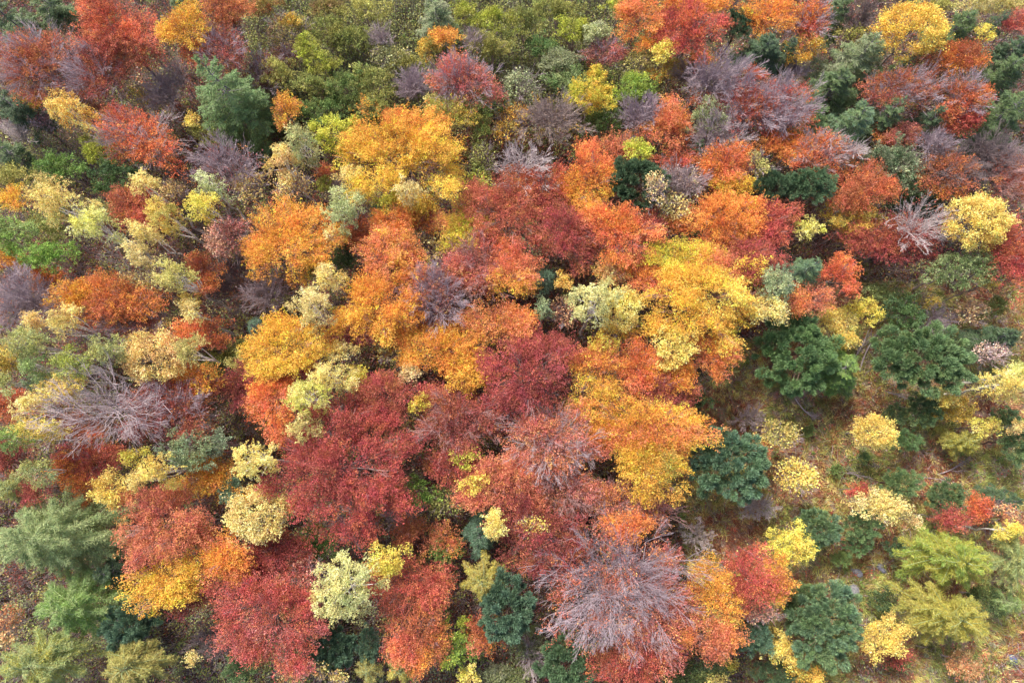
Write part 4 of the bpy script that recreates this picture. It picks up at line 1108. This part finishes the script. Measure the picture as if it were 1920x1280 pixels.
# fallen leaves lying over the floor
u, v, P = scatter(150000)
zz = zone_colour(u, v)
LIT = np.array([lin(c) for c in ('brown', 'maroon', 'russet', 'tan', 'peach', 'wine', 'honey', 'browntwig')])
pick = grng.choice(8, len(u), p=(0.28, 0.2, 0.17, 0.09, 0.05, 0.15, 0.02, 0.04))
keep = grng.random(len(u)) < np.where(zz == 1, 0.4, 1.0)
P, pick = P[keep], pick[keep]
P[:, 2] += grng.uniform(0.02, 0.16, len(P))
N = unit(UP + grng.normal(0, 0.4, P.shape)); T = grng.normal(0, 1, P.shape) * np.array((1, 1, 0.2))
sz = grng.uniform(0.7, 1.4, len(P))
V = leaf_quads(P, T, N, 0.19 * sz, 0.14 * sz)
C = LIT[pick] * np.exp(grng.normal(0.15, 0.3, (len(P), 1)))
tag(link('fallen_leaves', quads_mesh('fallen_leaves', V, C, MAT['litter'])), 'brown and red fallen leaves strewn over the forest floor', None, None, 'stuff')

# tufts of long dry grass in the clearing, leaning in clumps
u, v, P0 = scatter(13000, 1240, 2150, 500, 1480)
ok = (zone_colour(u, v) == 2) | (grng.random(len(u)) < 0.15)
P0 = P0[ok]
m = 26
lean = np.stack((np.sin(P0[:, 0] * 0.7 + P0[:, 1] * 0.4), np.cos(P0[:, 0] * 0.5 - P0[:, 1] * 0.8), np.zeros(len(P0))), 1)
hue = np.clip(0.5 + 0.5 * np.sin(P0[:, 0] * 0.45 + 1.3) * np.cos(P0[:, 1] * 0.52) + grng.normal(0, 0.3, len(P0)), 0, 1)
D = unit(lean[:, None] * 0.9 + grng.normal(0, 0.7, (len(P0), m, 3)) * np.array((1, 1, 0.2)) + UP * 0.75)
L = grng.uniform(0.3, 0.95, (len(P0), m))
P = P0[:, None] + grng.normal(0, 0.12, (len(P0), m, 3)) * np.array((1, 1, 0)) + D * (L / 2)[..., None]
GC = np.array([lin(c) for c in ('moss', 'olive', 'khaki', 'tan', 'russet', 'brown')])
mm = np.clip(np.repeat(hue, m) + grng.normal(0, 0.12, len(P0) * m), 0, 1)
C = tint(grng, list(GC), mm, 0.22) * np.repeat(np.exp(grng.normal(0.3, 0.3, len(P0))), m)[:, None]
N = unit(np.cross(D, grng.normal(0, 1, D.shape)))
V = leaf_quads(P.reshape(-1, 3), D.reshape(-1, 3), N.reshape(-1, 3), L.ravel(), 0.045)
tag(link('grass', quads_mesh('grass', V, C, MAT['blade'])), 'long dry grass tufts in olive and straw over the clearing', None, None, 'stuff')

# low undergrowth under the trees: twiggy brambles and small leafy plants
u, v, P0 = scatter(24000)
u2, v2, P2 = scatter(11000, 440, 1280, -120, 300)
u, v, P0 = np.concatenate((u, u2)), np.concatenate((v, v2)), np.concatenate((P0, P2))
zz = zone_colour(u, v)
ok = grng.random(len(u)) < np.array((0.9, 1.0, 0.11))[zz]
u, v, P0, zz = u[ok], v[ok], P0[ok], zz[ok]
n = len(P0); m = 38
big = np.where(zz == 2, grng.uniform(0.15, 0.5, n), grng.uniform(0.5, 1.0, n))
r = np.where(zz == 1, 1.15, 0.9) * big; h = np.where(zz == 1, 4.2, 2.4) * big
U0 = [lin(c) for c in ('wine', 'brown', 'russet', 'maroon', 'khaki', 'olive')]
U1 = [lin(c) for c in ('moss', 'leafgreen', 'olive', 'khaki', 'sage', 'grey')]
d = unit(grng.normal(0, 1, (n, m, 3)) + UP * 0.5)
P = P0[:, None] + d * (r[:, None] * grng.uniform(0.4, 1, (n, m)))[..., None] * np.array((1, 1, 0.7)) + UP * (h[:, None] * grng.uniform(0.35, 1, (n, m)))[..., None]
hue = np.clip(grng.uniform(0, 1, (n, 1)) + grng.normal(0, 0.12, (n, m)), 0, 1)
C0, C1 = tint(grng, U0, hue.ravel(), 0.28) * 0.8, tint(grng, U1, hue.ravel(), 0.22)
green = (zz == 1) | (grng.random(n) < np.where(zz == 2, 0.75, np.where((u < 420) & (v > 1000) | (v > 1180) & (u < 1000), 0.7, 0.22)))
C = np.where(np.repeat(green, m)[:, None], C1, C0)
N = unit(UP + grng.normal(0, 0.6, P.shape)); T = grng.normal(0, 1, P.shape)
sz = grng.uniform(0.7, 1.3, n * m)
V = leaf_quads(P.reshape(-1, 3), T.reshape(-1, 3), N.reshape(-1, 3), 0.18 * sz, 0.12 * sz)
tag(link('undergrowth', quads_mesh('undergrowth', V, C, MAT['broad'])), 'low brown and green undergrowth filling the gaps under the trees', None, None, 'stuff')
k = 7
st = np.repeat(P0, k, 0) + grng.normal(0, 0.25, (n * k, 3)) * np.array((1, 1, 0))
e = st + grng.normal(0, 0.7, (n * k, 3)) * np.array((1, 1, 0.2)) + UP * (np.repeat(h, k) * grng.uniform(0.6, 1.3, n * k))[:, None]
mid = (st + e) / 2 + grng.normal(0, 0.2, (n * k, 3))
pts = bez(st, mid, e, 4)
rad = np.repeat(np.linspace(0.022, 0.010, 4)[None], n * k, 0)
tag(link('undergrowth_stems', tube_mesh('undergrowth_stems', [(pts, rad)], MAT['bark'], 3), None, lin('twig')), 'thin grey stems of the undergrowth between the trees', None, None, 'stuff')

# sticks lying about in the clearing
u, v, P0 = scatter(1500, 1240, 2150, 500, 1480)
P0 = P0[zone_colour(u, v) == 2]
n = len(P0)
a = grng.uniform(0, 6.28, n); ln = grng.uniform(0.2, 0.9, n)
dv = np.stack((np.cos(a), np.sin(a), grng.normal(0, 0.15, n)), 1) * ln[:, None]
mid = P0 + UP * 0.16 + grng.normal(0, 0.08, (n, 3))
pts = bez(P0 - dv + UP * 0.12, mid, P0 + dv + UP * 0.14, 4)
tag(link('sticks', tube_mesh('sticks', [(pts, np.repeat(np.linspace(0.026, 0.012, 4)[None], n, 0))], MAT['bark'], 3), None, lin('silver')), 'pale sticks lying in the grass of the clearing', None, None, 'stuff')

# boulders in the clearing
def boulder(uu, vv, rx, ry, rz, col, label):
    rng = np.random.default_rng(int(uu))
    c, px = at(uu, vv, 0.1)
    c[2] = ground_z(c[0], c[1]) + 0.1
    th = np.linspace(0, math.pi, 15); ph = np.linspace(0, 2 * math.pi, 24, endpoint=False)
    TH, PH = np.meshgrid(th, ph, indexing='ij')
    d = np.stack((np.sin(TH) * np.cos(PH), np.sin(TH) * np.sin(PH), np.cos(TH)), -1)
    bump = 1.1 - sum(0.16 * np.clip(d @ unit(rng.normal(0, 1, 3)) - 0.55, 0, 1) * 2 for _ in range(9)) + sum(0.035 * np.sin(d @ rng.normal(0, 8, 3) + rng.uniform(0, 6)) for _ in range(5))
    V = (d * bump[..., None] * np.array((rx, ry, rz))).reshape(-1, 3)
    i = np.arange(15 * 24).reshape(15, 24)
    F = np.stack((i[:-1], i[1:], np.roll(i[1:], -1, 1), np.roll(i[:-1], -1, 1)), -1).reshape(-1, 4)
    me = bpy.data.meshes.new('boulder'); me.from_pydata(V.tolist(), [], F.tolist()); me.validate(); me.update()
    me.materials.append(MAT['bark'])
    o = link('boulder', me, None, np.array(col)); o.location = c + UP * rz * 0.1; o.rotation_euler.z = rng.uniform(0, 3)
    tag(o, label, 'boulder', 'stones in the clearing')
boulder(1903, 1238, 0.5, 0.4, 0.34, (0.13, 0.17, 0.30), 'blue-grey boulder near the lower right corner')
boulder(1609, 1073, 0.65, 0.4, 0.4, (0.22, 0.22, 0.25), 'pale grey boulder in the grass by the smallest mossy pine')
boulder(1657, 1066, 0.65, 0.35, 0.4, (0.20, 0.20, 0.26), 'flat grey boulder below the little dark pine')
boulder(1604, 1108, 0.7, 0.45, 0.5, (0.24, 0.24, 0.26), 'grey boulder in grass beside the great blue-green pine')

# fallen dead branches and logs in the clearing
def dead_wood(uu, vv, length, ang, r, label, kind='fallen_branch'):
    rng = np.random.default_rng(int(uu * 3 + vv))
    length, r = length * 1.35, r * 1.5
    c, px = at(uu, vv, 0.1)
    a = -RAD(ang)
    d = np.array((math.cos(a), math.sin(a), 0))
    s0 = c - d * length / 2; s2 = c + d * length / 2
    s0[2] = ground_z(s0[0], s0[1]) + r; s2[2] = ground_z(s2[0], s2[1]) + 0.45
    p = bez((s0 - c)[None], (rng.normal(0, 0.12 * length, 3) * np.array((1, 1, 0)) + UP * (0.5 + ground_z(c[0], c[1]) - c[2]))[None], (s2 - c)[None], 9)
    rd = np.linspace(r, r * 0.3, 9)[None]
    p2, r2 = twigs(rng, p, rd, 9, 0.42, 0.8, 0.018, 0.12)
    p3, r3 = twigs(rng, p2, r2, 4, 0.5, 0.8, 0.014, 0.1)
    o = link(kind, tube_mesh(kind, [(p, rd), (p2, r2), (p3, r3)], MAT['bark'], 6), None, lin('silver') * 0.8)
    o.location = c
    tag(o, label, 'fallen branch', 'dead wood in the clearing')
dead_wood(1786, 876, 2.4, -25, 0.05, 'white dead branch lying in dry grass above the dark rounded young pine')
dead_wood(1594, 889, 2.2, 10, 0.04, 'thin grey fallen branch between loose yellow tree and flat young pine')
dead_wood(1748, 897, 2.0, 8, 0.04, 'thin pale fallen branch just above the dark rounded young pine')
dead_wood(1510, 762, 2.2, 40, 0.06, 'white broken branch at the foot of the large bright-green pine')
dead_wood(1684, 742, 1.4, 20, 0.05, 'short white broken branch at the foot of the widest pine')
dead_wood(1630, 655, 4.0, -60, 0.07, 'white fallen stem in grass between the two large pines')
dead_wood(1607, 650, 3.0, -55, 0.06, 'curved white dead stem beside the honey-yellow small tree')
dead_wood(1404, 1035, 1.8, 28, 0.06, 'white log end beside the bright yellow tree of the lower clearing')
